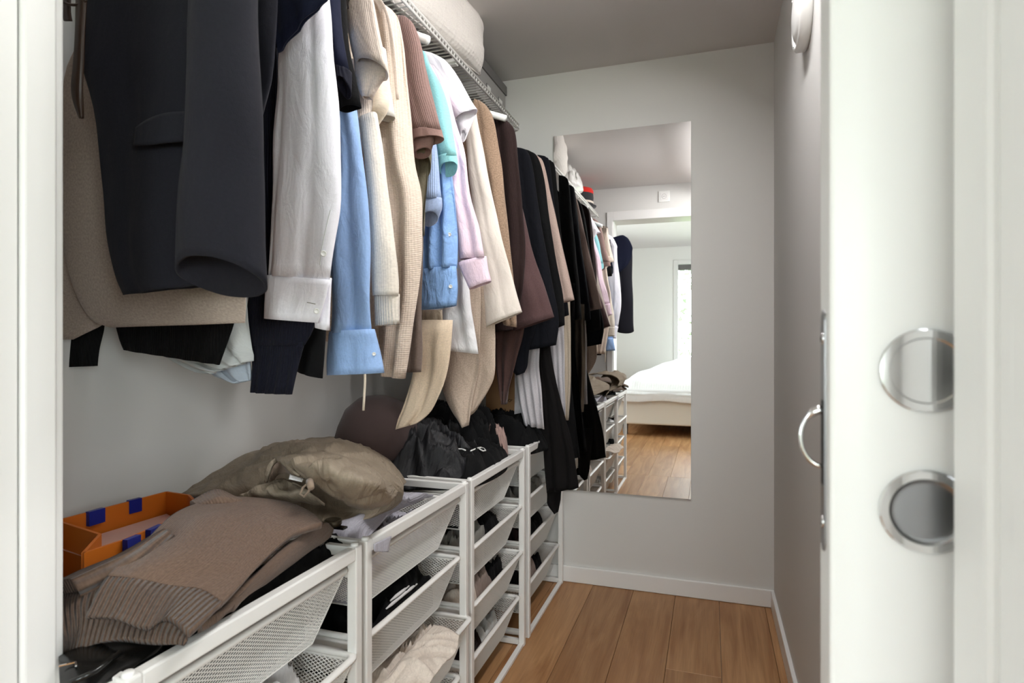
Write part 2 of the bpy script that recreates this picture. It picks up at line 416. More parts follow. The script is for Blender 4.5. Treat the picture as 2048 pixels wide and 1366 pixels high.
def heap(name, c, size, mat, parent=None, seed=0, rot=0.0, fold=0.35, freq=2.6, n=40, power=2.6, loc=None, edgep=3.2, flare=0.0):
    """crumpled cloth lying in a heap: domed sheet with ridged folds, footprint size[0] x size[1], height size[2]"""
    V, U = [], []
    cr, sr = math.cos(rot), math.sin(rot)
    for i in range(n+1):
        for j in range(n+1):
            u, v = 2*i/n-1, 2*j/n-1
            # square -> disc-like superellipse
            uu = u*math.sqrt(1-v*v*0.42); vv = v*math.sqrt(1-u*u*0.42)
            r = (abs(u)**power+abs(v)**power)**(1/power); r = min(r, 1.0)
            edge = max(abs(u), abs(v))
            h = (1-edge**edgep)
            q = Vector((uu*freq*size[0]/max(size[0], size[1])+seed*5.3, vv*freq*size[1]/max(size[0], size[1])-seed*2.1, seed))
            wq = q+Vector((noise.noise(q*0.9+Vector((3, 1, 2))), noise.noise(q*0.9+Vector((9, 4, 7))), 0))*0.9
            rid = 1-abs(noise.noise(wq))**.85*2.2+0.25*(1-abs(noise.noise(wq*2.1))*2.2)
            z = h*(1-fold)+(h if edgep > 5 else h**.6)*fold*rid*0.8
            z = z if edge < 0.999 else 0.0
            jit = 1+0.10*noise.noise(Vector((uu*1.7+seed, vv*1.7, 4.4)))
            fl_ = 1+flare*max(z, 0)
            if edgep > 5: uu, vv, jit = u*.98+.02*uu, v*.98+.02*vv, 1+.03*(jit-1)*10
            x, y = uu*size[0]/2*jit*fl_, vv*size[1]/2*jit*fl_
            V.append((c[0]+x*cr-y*sr, c[1]+x*sr+y*cr, c[2]+max(z, 0)*size[2])); U.append((u*size[0]/2, v*size[1]/2))
    m = n+1
    fc = [[i*m+j, (i+1)*m+j, (i+1)*m+j+1, i*m+j+1] for i in range(n) for j in range(n)]
    rim = [i*m for i in range(m)]+[n*m+j for j in range(1, m)]+[i*m+n for i in range(n-1, -1, -1)]+[j for j in range(n-1, 0, -1)]
    fc.append(rim[::-1])
    return mesh_obj(name, V, fc, mat, parent, True, U, loc or (c[0], c[1], c[2]) if not parent else None)

# ================================================================== THE ROOM
XL, XR, YB, YF, ZC = -1.25, 0.263, 2.81, 0.53, 2.445
YO = 0.335                       # bedroom side of the front wall
JL, JR, HEAD = -0.773, 0.1416, 2.17
BX0, BX1, BY0, BZC = -2.6, 2.5, -4.05, 2.63
struct('wall_back', MB().box(XL-.1, XR+.1, YB, YB+.1, -.05, BZC), WALL)
struct('wall_left', MB().box(XL-.1, XL, YF, YB, -.05, BZC), WALL)
struct('wall_right', MB().box(XR, XR+.1, YF, YB, -.05, BZC), WALL)
struct('ceiling', MB().box(XL-.1, XR+.1, YF-.05, YB+.1, ZC, ZC+.08), CEIL)
fw = MB()
fw.box(BX0, JL-.02, YO, YF, -.05, BZC+.05)
fw.box(JL-.02, JR+.012, YO, YF, HEAD+.02, BZC+.05)
fw.box(JR+.012, BX1, YO, .438, -.05, BZC+.05)
fw.box(JR+.012, BX1, .505, YF, -.05, BZC+.05)
struct('wall_front', fw, WALL)
b = struct('baseboard_back', MB().box(XL, XR, YB-.014, YB, .001, .0757), TRIM); bev(b, .003)
b = struct('baseboard_right', MB().box(XR-.014, XR, YF, YB-.014, .001, .0757), TRIM); bev(b, .003)
# door lining and casings
o = struct('trim_1', MB().box(JL-.02, JL, .4905, YF, 0, HEAD), TRIM); bev(o, .004, 3)
o = struct('trim_2', MB().box(JL-.02, JL-.006, YO-.01, .489, 0, HEAD), TRIM); bev(o, .003, 3)
o = struct('trim_3', MB().box(JL-.057, JL-.008, YF, YF+.013, 0, HEAD+.075).box(JL-.008, JR, YF, YF+.013, HEAD, HEAD+.075), TRIM); bev(o, .003)
o = struct('trim_4', MB().box(JL-.02, JR+.012, YO-.01, YF, HEAD, HEAD+.02), TRIM)
o = struct('trim_5', MB().box(JR, JR+.03, .385, .437, 0, HEAD), TRIM); bev(o, .006, 3)
o = struct('trim_6', MB().box(JR+.004, JR+.03, .352, .3845, 0, HEAD).box(JR-.004, JR+.03, .318, .3515, 0, HEAD), TRIM); bev(o, .004, 3)
o = struct('trim_7', MB().box(JR, JR+.012, .506, YF, 0, HEAD), TRIM)
# floors with single planks
fl = struct('floor', MB().box(BX0, BX1, BY0, YB+.05, -.08, -.021), TRIM)
PW = 0.187
def plank_mesh(w, L):
    mb = MB().box(0, w-.0012, 0, L-.0012, -.02, 0)
    me = bpy.data.meshes.new('plank'); me.from_pydata(mb.v, [], mb.f); me.materials.append(OAK)
    bm = bmesh.new(); bm.from_mesh(me)
    bmesh.ops.bevel(bm, geom=[e for e in bm.edges if e.verts[0].co.z > -.001 and e.verts[1].co.z > -.001], offset=.0012, segments=1, affect='EDGES')
    bm.to_mesh(me); bm.free(); return me
rnd = random.Random(4)
pm_cache = {}
def lay(x0, x1, y0, y1, seed):
    r = random.Random(seed); x = x0
    while x < x1-.01:
        w = min(PW, x1-x); y = y0-r.random()*1.3
        while y < y1-.01:
            a, e = max(y, y0), min(y+2.05, y1)
            if e-a > 0.03:
                key = (round(w, 3), round(e-a, 3))
                if key not in pm_cache: pm_cache[key] = plank_mesh(w, e-a)
                p = bpy.data.objects.new('plank', pm_cache[key]); COL.objects.link(p); p.parent = fl; p.location = (x, a, 0)
            y += 2.05
        x += PW
lay(-1.27, XR, YO+.02, YB, 11)
lay(-2.0, 1.4, BY0, YO+.02, 5)
# mirror panel on the back wall
mir = thing('wall_mirror', 'tall frameless mirror mounted on the white end wall', 'mirror', (-.40, YB, .441))
mx0, mx1 = P(1107, 600, YB-.008)[0], P(1382, 600, YB-.008)[0]
MB().box(mx0, mx1, YB-.008, YB-.0005, .441, 2.14).build('backing', GREYCARD, mir)
MB().box(mx0, mx1, YB-.0095, YB-.008, .441, 2.14).build('glass', MIRROR, mir)

# ---- bedroom behind the camera (seen in the mirror)
struct('wall_bedroom_left', MB().box(BX0-.1, BX0, BY0, -2.4, -.05, BZC+.05).box(BX0-.1, BX0, -1.2, YO, -.05, BZC+.05).box(BX0-.1, BX0, -2.4, -1.2, -.05, .5).box(BX0-.1, BX0, -2.4, -1.2, 2.3, BZC+.05), CREAMW)
wr_ = MB().box(BX1, BX1+.1, BY0, -2.3, -.05, BZC+.05).box(BX1, BX1+.1, -1.3, YO, -.05, BZC+.05).box(BX1, BX1+.1, -2.3, -1.3, -.05, .5).box(BX1, BX1+.1, -2.3, -1.3, 2.3, BZC+.05)
struct('wall_bedroom_right', wr_, CREAMW)
WX0, WX1, WZ0, WZ1 = -.54, 1.60, .28, 2.42
wb = MB().box(BX0-.1, WX0, BY0-.1, BY0, -.05, BZC+.05).box(WX1, BX1+.1, BY0-.1, BY0, -.05, BZC+.05).box(WX0, WX1, BY0-.1, BY0, -.05, WZ0).box(WX0, WX1, BY0-.1, BY0, WZ1, BZC+.05)
struct('wall_bedroom_back', wb, CREAMW)
struct('ceiling_bedroom', MB().box(BX0-.1, BX1+.1, BY0-.1, YO, BZC, BZC+.06), CEIL)
wf = MB()
for a, c, d, e in ((WX0, WX0+.07, WZ0, WZ1), (WX1-.07, WX1, WZ0, WZ1), (WX0+.07, WX1-.07, WZ0, WZ0+.07), (WX0+.07, WX1-.07, WZ1-.07, WZ1), (.50, .57, WZ0+.07, WZ1-.07)):
    wf.box(a, c, BY0-.06, BY0+.012, d, e)
win = thing('window_1', None, None, (.35, BY0, WZ0)); win['kind'] = 'structure'
bev(wf.build('window_frame', TRIM, win), .003)
MB().box(WX0+.07, WX1-.07, BY0-.05, BY0-.0, WZ1-.16, WZ1-.075).build('blind', DGREYCARD, win)
GLASS = bpy.data.materials.new('window_glass'); GLASS.use_nodes = True
_n, _l = GLASS.node_tree.nodes, GLASS.node_tree.links; _n.clear()
_o = _n.new('ShaderNodeOutputMaterial'); _m = _n.new('ShaderNodeMixShader'); _t = _n.new('ShaderNodeBsdfTransparent'); _g = _n.new('ShaderNodeBsdfGlossy'); _f = _n.new('ShaderNodeFresnel')
_t.inputs[0].default_value = (.95, .97, .96, 1); _g.inputs['Roughness'].default_value = 0.0; _f.inputs[0].default_value = 1.45
_l.new(_f.outputs[0], _m.inputs[0]); _l.new(_t.outputs[0], _m.inputs[1]); _l.new(_g.outputs[0], _m.inputs[2]); _l.new(_m.outputs[0], _o.inputs[0])
MB().box(WX0+.07, .50, BY0-.038, BY0-.034, WZ0+.07, WZ1-.07).build('pane', GLASS, win)
MB().box(.57, WX1-.07, BY0-.038, BY0-.034, WZ0+.07, WZ1-.07).build('pane', GLASS, win)
for nm, xw, sg, ya, yb in (('added_window_right', BX1, 1, -2.3, -1.3), ('added_window_left', BX0, -1, -2.4, -1.2)):  # unseen side windows, added to let more daylight onto jambs and doorway
    w_ = thing(nm, None, None, (xw, (ya+yb)/2, .5)); w_['kind'] = 'structure'
    w2 = MB(); x0, x1 = sorted((xw-.01*sg, xw+.06*sg))
    for a, c, d, e in ((ya, ya+.06, .5, 2.3), (yb-.06, yb, .5, 2.3), (ya+.06, yb-.06, .5, .56), (ya+.06, yb-.06, 2.24, 2.3)): w2.box(x0, x1, a, c, d, e)
    bev(w2.build('window_frame', TRIM, w_), .003)
    x0, x1 = sorted((xw+.03*sg, xw+.034*sg))
    MB().box(x0, x1, ya+.06, yb-.06, .56, 2.24).build('pane', GLASS, w_)

# bed
bed = thing('bed', 'wide white bed with a quilted spread, reflected in the mirror', 'bed', (-.1, -2.9, 0))
BYF = -1.80
bev(MB().box(-1.15, 1.05, -3.95, BYF, .14, .44).build('bed_base', paint('bed_fabric', rgb(226, 222, 214), .9), bed), .02, 3)
for x in (-1.0, .9):
    for y in (-3.8, BYF-.12): MB().lathe((x, y, 0), (0, 0, 1), [(0, 0), (.03, 0), (.035, .14), (0, .14)], 14).build('leg', DGREYCARD, bed)
bev(MB().box(-1.14, 1.04, -3.94, BYF+.02, .44, .57).build('mattress', WHITECL, bed), .04, 3)
rows = []
for i, y in enumerate(np.linspace(BYF+.05, -3.9, 12)):
    r = []
    for x in np.linspace(-1.2, 1.1, 12):
        z = .62+.30*math.exp(-((x+.15)/.75)**2-((y+2.95)/.65)**2)+.02*math.sin(5*x+3*y)
        if i == 0: z = .50
        if x < -1.15 or x > 1.05: z = .45
        r.append((x, y, z))
    rows.append(r)
patch('bedspread', rows, BEDWHITE, bed, nu=60, nv=60, thick=.02, wr=.006)
patch('sheet', [[(x, BYF+.045+dy, z+.012*math.sin(x*9)) for x in np.linspace(-1.18, 1.08, 14)] for dy, z in ((0, .53), (.012, .47), (.015, .425))], WHITECL, bed, nu=50, nv=8, thick=.004, wr=.0)
# garden outside the bedroom window
GRASS = paint('lawn', rgb(96, 120, 70), .9, .5); LEAF = fabric('foliage', rgb(120, 140, 112), fleck=.3)
BARK = paint('bark', rgb(90, 80, 70), .9, .6)
g = MB().box(-14, 14, -30, BY0-.12, -.35, -.3).build('lawn', GRASS); tag(g, None, None, None, 'structure')
def tree(x, y, h, seed, label):
    t = thing('garden_tree', label, 'tree', (x, y, -.3), 'trees in the garden')
    r = random.Random(seed)
    mb = MB().tube([(x, y, -.3), (x+.05, y, h*.4), (x-.03, y, h)], [.09, .06, .02], 8)
    for k in range(26):
        z = h*(.2+.75*r.random()); a = r.random()*6.28; L = .5+.7*r.random()
        mb.tube([(x, y, z), (x+L*.5*math.cos(a), y+L*.5*math.sin(a), z+.3*L), (x+L*math.cos(a), y+L*math.sin(a), z+.7*L)], [.02, .012, .005], 5)
    mb.build('trunk', BARK, t, True)
    lf = MB()
    for k in range(900):
        a = r.random()*6.28; q = r.random()**.6*1.3; z = h*(.15+.95*r.random()); c = Vector((x+q*math.cos(a), y+q*math.sin(a), z))
        d = Vector((r.uniform(-1, 1), r.uniform(-1, 1), r.uniform(-1, 1))).normalized(); e = d.orthogonal().normalized(); s = .05+.06*r.random()
        i = len(lf.v); lf.v += [tuple(c-d*s), tuple(c+e*s*.5), tuple(c+d*s), tuple(c-e*s*.5)]; lf.f.append([i, i+1, i+2, i+3])
    o = lf.build('foliage', LEAF, t); o['kind'] = 'stuff'
tree(-1.1, -9.0, 3.4, 1, 'thin leafy tree outside the bedroom window, nearest the frame edge')
tree(2.4, -12.5, 4.2, 2, 'taller leafy tree standing further back in the garden')

# ================================================================== SLIDING DOOR AND HARDWARE
DX, DYN, DYF = .0777, .455, .494
door = thing('door_1', None, None, (DX+.3, (DYN+DYF)/2, 0)); door['kind'] = 'structure'
bev(MB().box(DX, DX+.7, DYN, DYF, .008, HEAD-.004).build('door_leaf', TRIM, door), .003, 3)
hx = .1338
for z, kind in ((1.131, 'mirror polish'), (1.039, 'satin')):
    cup = MB().lathe((hx, DYN, z), (0, -1, 0), [(.0272, -.001), (.0272, .0020), (.0266, .0026), (.0216, .0026), (.0208, .0014)], 72).build('handle', CHROME, door)
    MB().lathe((hx, DYN, z), (0, -1, 0), [(.0208, .0014), (.0, .0014)] if kind != 'satin' else [(.0208, .0014), (.0195, .0006), (.018, .0003), (0, .0002)], 64).build('recess', SATIN if kind == 'satin' else CHROME, cup)
    tag(cup, 'round chrome flush pull, ' + ('upper one with a polished face' if kind != 'satin' else 'lower one with a satin cup'))
# faceplate in the leading edge with a pull ring
ym = .476
plate = MB()
prof = [(ym+.0075*math.cos(a), 1.165+.0075*math.sin(a)) for a in np.linspace(0, math.pi, 9)]+[(ym+.0075*math.cos(a), 1.008+.0075*math.sin(a)) for a in np.linspace(math.pi, 2*math.pi, 9)]
k = len(prof); plate.v = [(DX-.0012, y, z) for y, z in prof]+[(DX+.001, y, z) for y, z in prof]
plate.f = [list(range(k))[::-1]]+[[i, (i+1) % k, k+(i+1) % k, k+i] for i in range(k)]
pl = plate.build('lock_plate', SATIN, door)
for z in (1.152, 1.021): MB().lathe((DX-.0012, ym, z), (-1, 0, 0), [(.0042, 0), (.0042, .0006), (.003, .0009), (.0012, .0002), (0, .0002)], 18).build('screw', CHROME, pl, True)
MB().box(DX-.0016, DX-.001, ym-.004, ym+.004, 1.048, 1.108).build('slot', SLOT, pl)
ring = [(DX-.0155*math.sin(a)*1.0, ym, 1.081+.0205*math.cos(a)) for a in np.linspace(.08, math.pi-.05, 18)]
MB().tube(ring, [.0016+.0016*(1-i/17)*(i < 4) for i in range(18)], 10).build('pull_ring', CHROME, pl, True)
# round fitting high on the right-hand wall
fx = thing('wall_lamp', 'round white disc lamp high on the right wall, cut by the frame top', 'lamp', (XR, 1.86, 2.07))
MB().lathe((XR, 1.86, 2.075), (-1, 0, 0), [(.0, 0), (.095, 0), (.1, .006), (.1, .026), (.092, .033), (.08, .03), (.078, .026)], 48).build('lamp_base', PLASTW, fx, True)
MB().lathe((XR-.024, 1.86, 2.075), (-1, 0, 0), [(.078, 0), (.07, .008), (.05, .014), (.02, .017), (0, .0175)], 40).build('diffuser', paint('opal_plastic', rgb(226, 226, 224), .25), fx, True)
for a in (.9, 3.0, 5.1): MB().tube([(XR-.033, 1.86+.086*math.cos(a), 2.075+.086*math.sin(a)), (XR-.037, 1.86+.086*math.cos(a), 2.075+.086*math.sin(a))], .004, 8).build('clip', CHROME, fx)
# socket plate above the door, seen in the mirror
so = thing('ceiling_socket', 'square white lamp socket above the doorway, seen in the mirror', 'socket', (-.358, YF, 2.345))
bev(MB().box(-.403, -.313, YF, YF+.01, 2.30, 2.39).build('frame', PLASTW, so), .003)
bev(MB().box(-.388, -.328, YF+.01, YF+.013, 2.315, 2.375).build('insert', TRIM, so), .002)
MB().lathe((-.358, YF+.013, 2.345), (0, 1, 0), [(.02, 0), (.019, .001), (.017, -.0005), (0, -.0005)], 24).build('outlet', GREYCARD, so, True)
for dx in (-.006, .006): MB().lathe((-.358+dx, YF+.0128, 2.345), (0, 1, 0), [(.003, 0), (.003, .0008), (0, .0008)], 10).build('pin_hole', SLOT, so)

# ================================================================== WIRE SHELF AND RAIL
SX, SZ, SY0, SY1 = -.894, 2.215, .60, 2.795
sh = thing('wire_shelf', 'white ventilated wire shelf running above the hanging clothes', 'shelf', (-1.07, 1.7, SZ))
MB().tube([(SX, SY0, SZ), (SX, SY1, SZ)], .0055, 8).build('front_rail', WIREG, sh, True)
MB().tube([(SX+.002, SY0, SZ-.022), (SX+.002, SY1, SZ-.022)], .0045, 8).build('front_rail', WIREG, sh, True)
MB().tube([(XL+.015, SY0, SZ), (XL+.015, SY1, SZ)], .004, 8).build('rear_rail', WIREG, sh, True)
MB().tube([(-1.07, SY0, SZ-.005), (-1.07, SY1, SZ-.005)], .004, 8).build('middle_rail', WIREG, sh, True)
wm = MB().tube([(XL+.015-(-1.07), 0, .003), (SX-(-1.07)-.003, 0, .003), (SX+1.07, 0, 0), (SX+1.07, 0, -.02)], .0026, 6)
wme = bpy.data.meshes.new('wire'); wme.from_pydata(wm.v, [], wm.f); wme.materials.append(WIREG)
y = SY0
while y < SY1+.001:
    w = bpy.data.objects.new('wire', wme); COL.objects.link(w); w.parent = sh; w.location = (0, y-1.7, 0)
    y += .0245
for by in (.66, 1.36, 2.06, 2.765):
    o = MB().box(XL, SX-.004, by-.012, by+.012, SZ-.03, SZ-.006).build('bracket', METALW, sh); bev(o, .003)
rail = thing('clothes_rail', 'white metal clothes rail under the wire shelf', 'rail', (-.95, 1.7, 2.11))
MB().tube([(-.95, .62, 2.11), (-.95, 2.79, 2.11)], .0125, 14).build('rod', METALW, rail, True)
for by in (.66, 1.36, 2.06, 2.765):
    MB().box(-.956, -.944, by-.009, by+.009, 2.12, SZ-.03).build('rod_holder', METALW, rail)

# ================================================================== DRAWER UNITS
FXF, FXB, FT = -.664, -1.20, .742
PS = .022
LEVELS = (.700, .532, .362, .190)
DH = .132
def lattice(mb, o, e1, e2, poly, px=.0122, sl=.55, w=.0016, h=.0010):
    """diamond mesh: two families of straight strands clipped to poly (2-D in e1, e2)"""
    o, e1, e2 = Vector(o), Vector(e1).normalized(), Vector(e2).normalized(); nrm = e1.cross(e2)
    xs = [p[0] for p in poly]; ys = [p[1] for p in poly]
    for s in (1, -1):
        c = min(x-y/(s*sl) for x, y in poly)
        cmax = max(x-y/(s*sl) for x, y in poly)
        c = math.ceil(c/px)*px
        while c < cmax:
            hits = []
            for i in range(len(poly)):
                (x0, y0), (x1, y1) = poly[i], poly[(i+1) % len(poly)]
                f0, f1 = x0-y0/(s*sl)-c, x1-y1/(s*sl)-c
                if f0*f1 < 0:
                    t = f0/(f0-f1); hits.append((x0+(x1-x0)*t, y0+(y1-y0)*t))
            if len(hits) == 2 and (hits[0][0]-hits[1][0])**2+(hits[0][1]-hits[1][1])**2 > .003**2:
                a, b_ = (o+e1*x+e2*y+nrm*(.0003*s) for x, y in hits)
                mb.bar(a, b_, nrm, w, h)
            c += px
def drawer_meshes(w):
    """local: origin at the middle of the front rim, +x to the front, y across, z=0 rim top"""
    d, hw = .515, w/2
    ti, ts = .040, .046                       # taper of the front/back and of the sides
    def quad(name, a, b_, c, d_, **kw):
        o, e1 = Vector(a), (Vector(b_)-Vector(a)); e1n = e1.normalized()
        n_ = e1.cross(Vector(d_)-Vector(a)).normalized(); e2n = n_.cross(e1n)
        poly = [((Vector(q)-o).dot(e1n), (Vector(q)-o).dot(e2n)) for q in (a, b_, c, d_)]
        mb = MB(); lattice(mb, o, e1n, e2n, poly, **kw)
        for i in range(4):                    # edge strands
            p, q = [a, b_, c, d_][i], [a, b_, c, d_][(i+1) % 4]
            mb.bar(p, q, n_, .003, .0016)
        me = bpy.data.meshes.new(name); me.from_pydata(mb.v, [], mb.f); me.materials.append(MESHW); return me
    f0, f1 = -.012, -.012-ti; b0, b1 = -d+.012, -d+.012+.025; s0, s1 = hw-.016, hw-.016-ts; zt, zb = -.010, -DH
    out = {'front_mesh': quad('front_mesh', (f1, -s1, zb), (f1, s1, zb), (f0, s0, zt), (f0, -s0, zt)),
           'back_mesh': quad('back_mesh', (b1, -s1, zb), (b1, s1, zb), (b0, s0, zt), (b0, -s0, zt)),
           'side_mesh': quad('side_mesh', (b1, -s1, zb), (f1, -s1, zb), (f0, -s0, zt), (b0, -s0, zt)),
           'side_mesh2': quad('side_mesh', (b1, s1, zb), (f1, s1, zb), (f0, s0, zt), (b0, s0, zt)),
           'bottom_mesh': quad('bottom_mesh', (b1, -s1, zb), (f1, -s1, zb), (f1, s1, zb), (b1, s1, zb))}
    # rim: rounded rectangle flange
    rim = MB(); rc = .03; pts = []
    for cx_, cy_, a0 in ((-rc, hw-rc, 0), (-d+rc, hw-rc, math.pi/2), (-d+rc, -hw+rc, math.pi), (-rc, -hw+rc, 1.5*math.pi)):
        for a in np.linspace(a0, a0+math.pi/2, 7): pts.append((cx_, cy_, math.cos(a), math.sin(a)))
    k = len(pts)
    for off, z in ((rc, 0), (rc, -.006), (rc-.014, -.012), (rc-.017, -.002), (rc-.012, .0015)):
        rim.v += [(x+c*off, y_+s*off, z) for x, y_, c, s in pts]
    for q in range(5):
        for i in range(k): rim.f.append([q*k+i, q*k+(i+1) % k, ((q+1) % 5)*k+(i+1) % k, ((q+1) % 5)*k+i])
    me = bpy.data.meshes.new('rim'); me.from_pydata(rim.v, [], rim.f); me.materials.append(MESHW)
    me.polygons.foreach_set('use_smooth', [True]*len(me.polygons)); out['rim'] = me
    return out
UNITS = [(.535, 1.047), (1.063, 1.607), (1.629, 2.171), (2.216, 2.785)]
ULAB = ['white mesh drawer unit nearest the doorway, under the brown sweater', 'second white mesh drawer unit, with cream trousers in a drawer',
        'third white mesh drawer unit, with the white cord bundle of black clothes on top', 'last white mesh drawer unit against the mirror wall, partly behind the long black garment']
PULL = {(1, 2): .035, (0, 1): .02, (2, 2): .012, (2, 1): .008}
DRW = {}
for ui, (y0, y1) in enumerate(UNITS):
    u = thing('drawer_unit', ULAB[ui], 'drawer unit', (-.93, (y0+y1)/2, 0), 'mesh drawer units along the left wall')
    for yy in (y0, y1-PS):
        for xx in (FXF-PS, FXB):
            o = MB().box(xx, xx+PS, yy, yy+PS, 0, FT).build('post', METALW, u); bev(o, .003)
            MB().lathe((xx+PS/2, yy+PS/2, FT), (0, 0, 1), [(.008, -.002), (.008, .003), (.006, .005), (0, .005)], 16).build('cap', METALW, u, True)
        for z in LEVELS:
            o = MB().box(FXB+PS, FXF-PS, yy+.004, yy+PS-.004, z-.022, z-.008).build('runner', METALW, u); bev(o, .002)
        MB().box(FXB+PS, FXF-PS, yy+.003, yy+PS-.003, .004, .022).build('foot_rail', METALW, u)
        o = MB().box(FXB+PS, FXF-PS, yy+.003, yy+PS-.003, FT-.022, FT-.002).build('side_rail', METALW, u); bev(o, .002)
    o = MB().box(FXF-PS+.001, FXF-.001, y0+PS, y1-PS, FT-.027, FT-.001).build('front_rail', METALW, u); bev(o, .003)
    o = MB().box(FXB+.001, FXB+PS-.001, y0+PS, y1-PS, FT-.027, FT-.001).build('rear_rail', METALW, u); bev(o, .003)
    o = MB().box(FXF-PS+.002, FXF-.002, y0+PS, y1-PS, .001, .014).build('bottom_rail', METALW, u); bev(o, .002)
    w = y1-y0-2*PS+.018
    key = round(w, 3)
    if key not in DRW: DRW[key] = drawer_meshes(key)
    for li, z in enumerate(LEVELS):
        dr = bpy.data.objects.new('drawer', DRW[key]['rim']); COL.objects.link(dr); dr.parent = u
        dr.location = Vector((FXF-.012+PULL.get((ui, li), 0), (y0+y1)/2, z))-u.location
        for nm, me in DRW[key].items():
            if nm == 'rim': continue
            p = bpy.data.objects.new(nm.replace('2', ''), me); COL.objects.link(p); p.parent = dr

# added fill luminaire, unseen above the frame, brightens the clothes and the end wall
lamp = thing('added_fill_lamp', 'slim white linear fill lamp, added unseen above the frame', 'lamp', (.06, 1.35, ZC))
bev(MB().box(.0, .12, .75, 1.95, ZC-.115, ZC-.085).build('housing', PLASTW, lamp), .004)
for _y in (.95, 1.75): MB().tube([(.06, _y, ZC), (.06, _y, ZC-.085)], .004, 8).build('suspension', CHROME, lamp, True)
_ud = bpy.data.lights.new('added_fill_uplight', 'AREA'); _ud.shape = 'RECTANGLE'; _ud.size = .1; _ud.size_y = 1.15; _ud.energy = 4.5; _ud.color = (1, .985, .98)  # added uplight, lifts the wardrobe ceiling
_uo = bpy.data.objects.new('added_fill_uplight', _ud); COL.objects.link(_uo); _uo.parent = lamp; _uo.location = (0, 0, -.082); _uo.rotation_euler = (math.pi, 0, 0)
_ld = bpy.data.lights.new('added_fill_light', 'AREA'); _ld.shape = 'RECTANGLE'; _ld.size = .12; _ld.size_y = 1.15; _ld.energy = 28; _ld.color = (1, .985, .98)
_lo = bpy.data.objects.new('added_fill_light', _ld); COL.objects.link(_lo); _lo.parent = lamp
_lo.location = (0, 0, -.119); _lo.rotation_euler = (0, math.radians(38), 0)

# ================================================================== HANGING CLOTHES (near to far)
def hanger(Y, label, xr=-.735, tip=False):
    h = thing('clothes_hanger', label, 'hanger', (-.95, Y, 2.0), 'hangers on the rail')
    m = MB()
    prof = [(-1.165, 1.955), (-1.12, 1.985), (-1.05, 2.015), (-.95, 2.045), (-.85, 2.015), (-.78, 1.985), (xr, 1.955)]
    m.tube([(x, Y, z) for x, z in prof], [.012, .013, .011, .010, .011, .013, .012], 10)
    m.build('shoulder_bar', PLASTW, h, True)
    hk = [(-.95, Y, 2.045), (-.95, Y, 2.085)]+[(-.95+.0165*math.sin(a), Y, 2.11-.0165*math.cos(a)) for a in np.linspace(.3, 4.4, 12)]
    MB().tube(hk, .0018, 6).build('hook', CHROME, h, True)
    return h

# --- 1 navy blazer (nearest)
g = garment('blazer', 'dark navy wool blazer hanging nearest the doorway, with a flap pocket', 'blazer', .70)
tube_px('front_panel', .735, [(172, -60, 470, -60), (168, 60, 470, 40), (170, 130, 465, 130), (190, 234, 455, 234), (207, 389, 450, 389), (214, 481, 445, 481), (226, 552, 440, 548), (243, 590, 438, 569)],
        NAVYSUIT, g, th=.012, fold=.004, lam=.16, seed=3, start=.5)
tube_px('sleeve', .675, [(384, -60, 508, -60, .05), (386, 60, 511, 60, .055), (386, 200, 517, 200, .058), (376, 300, 518, 300, .058), (365, 390, 519, 390, .058), (357, 480, 520, 478, .056), (354, 549, 525, 560, .054)],
        NAVYSUIT, g, fold=.002, lam=.12, seed=5, inner=.07, hem=.004, tilt=.026)
tube_px('back_panel', .80, [(430, -60, 553, -60), (430, 60, 553, 60), (430, 150, 551, 150), (430, 190, 543, 190), (430, 262, 520, 255)], NAVYSUIT, g, th=.012, fold=.003, seed=8)
loft('back_lining', [(-.98, .775, 2.03), (-.96, .775, 1.95), (-.93, .775, 1.6), (-.92, .775, 1.36)], [(-.90, .775, 2.03), (-.76, .775, 1.95), (-.74, .775, 1.6), (-.74, .775, 1.36)], .012, NAVYSUIT, g, seed=3)
pk = patch('pocket_flap', [[P(x, y, .715-dy) for x, y, dy in r] for r in
     (((272, 256, 0), (295, 240, .002), (330, 227, .003), (376, 223, .002)), ((270, 272, .004), (296, 265, .008), (330, 256, .008), (374, 252, .006)), ((268, 291, .006), (298, 290, .012), (330, 286, .012), (368, 283, .008)))], NAVYSUIT, g, thick=.003, wr=0, nu=20, nv=10)
patch('dart_seam', [[P(x+d, y, .719) for d in (-.8, .8)] for x, y in ((379, 250), (372, 300), (366, 350), (360, 400))], NAVYSUIT, g, thick=.002, wr=0, nu=2, nv=14)
# --- belt in front of it
bl = garment('leather_belt', 'dark brown leather belt dangling in front of the blazers, pointed tip', 'belt', .60, 'accessories on the rail')
patch('strap', [[P(x0, y, .655-dy), P((x0+x1)/2, y, .650-dy), P(x1, y, .655-dy)] for x0, x1, y, dy in ((151, 178, -60, 0), (153, 174, 0, 0), (152, 170, 60, .003), (148, 168, 130, .004), (144, 166, 170, .004), (147, 166, 200, .003), (160, 166, 237, .002))], BRLEATH, bl, thick=.003, wr=0, nu=8, nv=40)
patch('strap_loop', [[P(x, y, .665), P(x+14, y, .66)] for x, y in ((127, -60), (126, 0), (126, 25), (129, 42))], BRLEATH, bl, thick=.003, wr=0, nu=4, nv=16)
MB().tube([P(124+24*(1-math.cos(a)), 12*math.sin(a)-2, .652) for a in np.linspace(0, math.pi, 12)], .0022, 8).build('loop_edge', BRLEATH, bl, True)
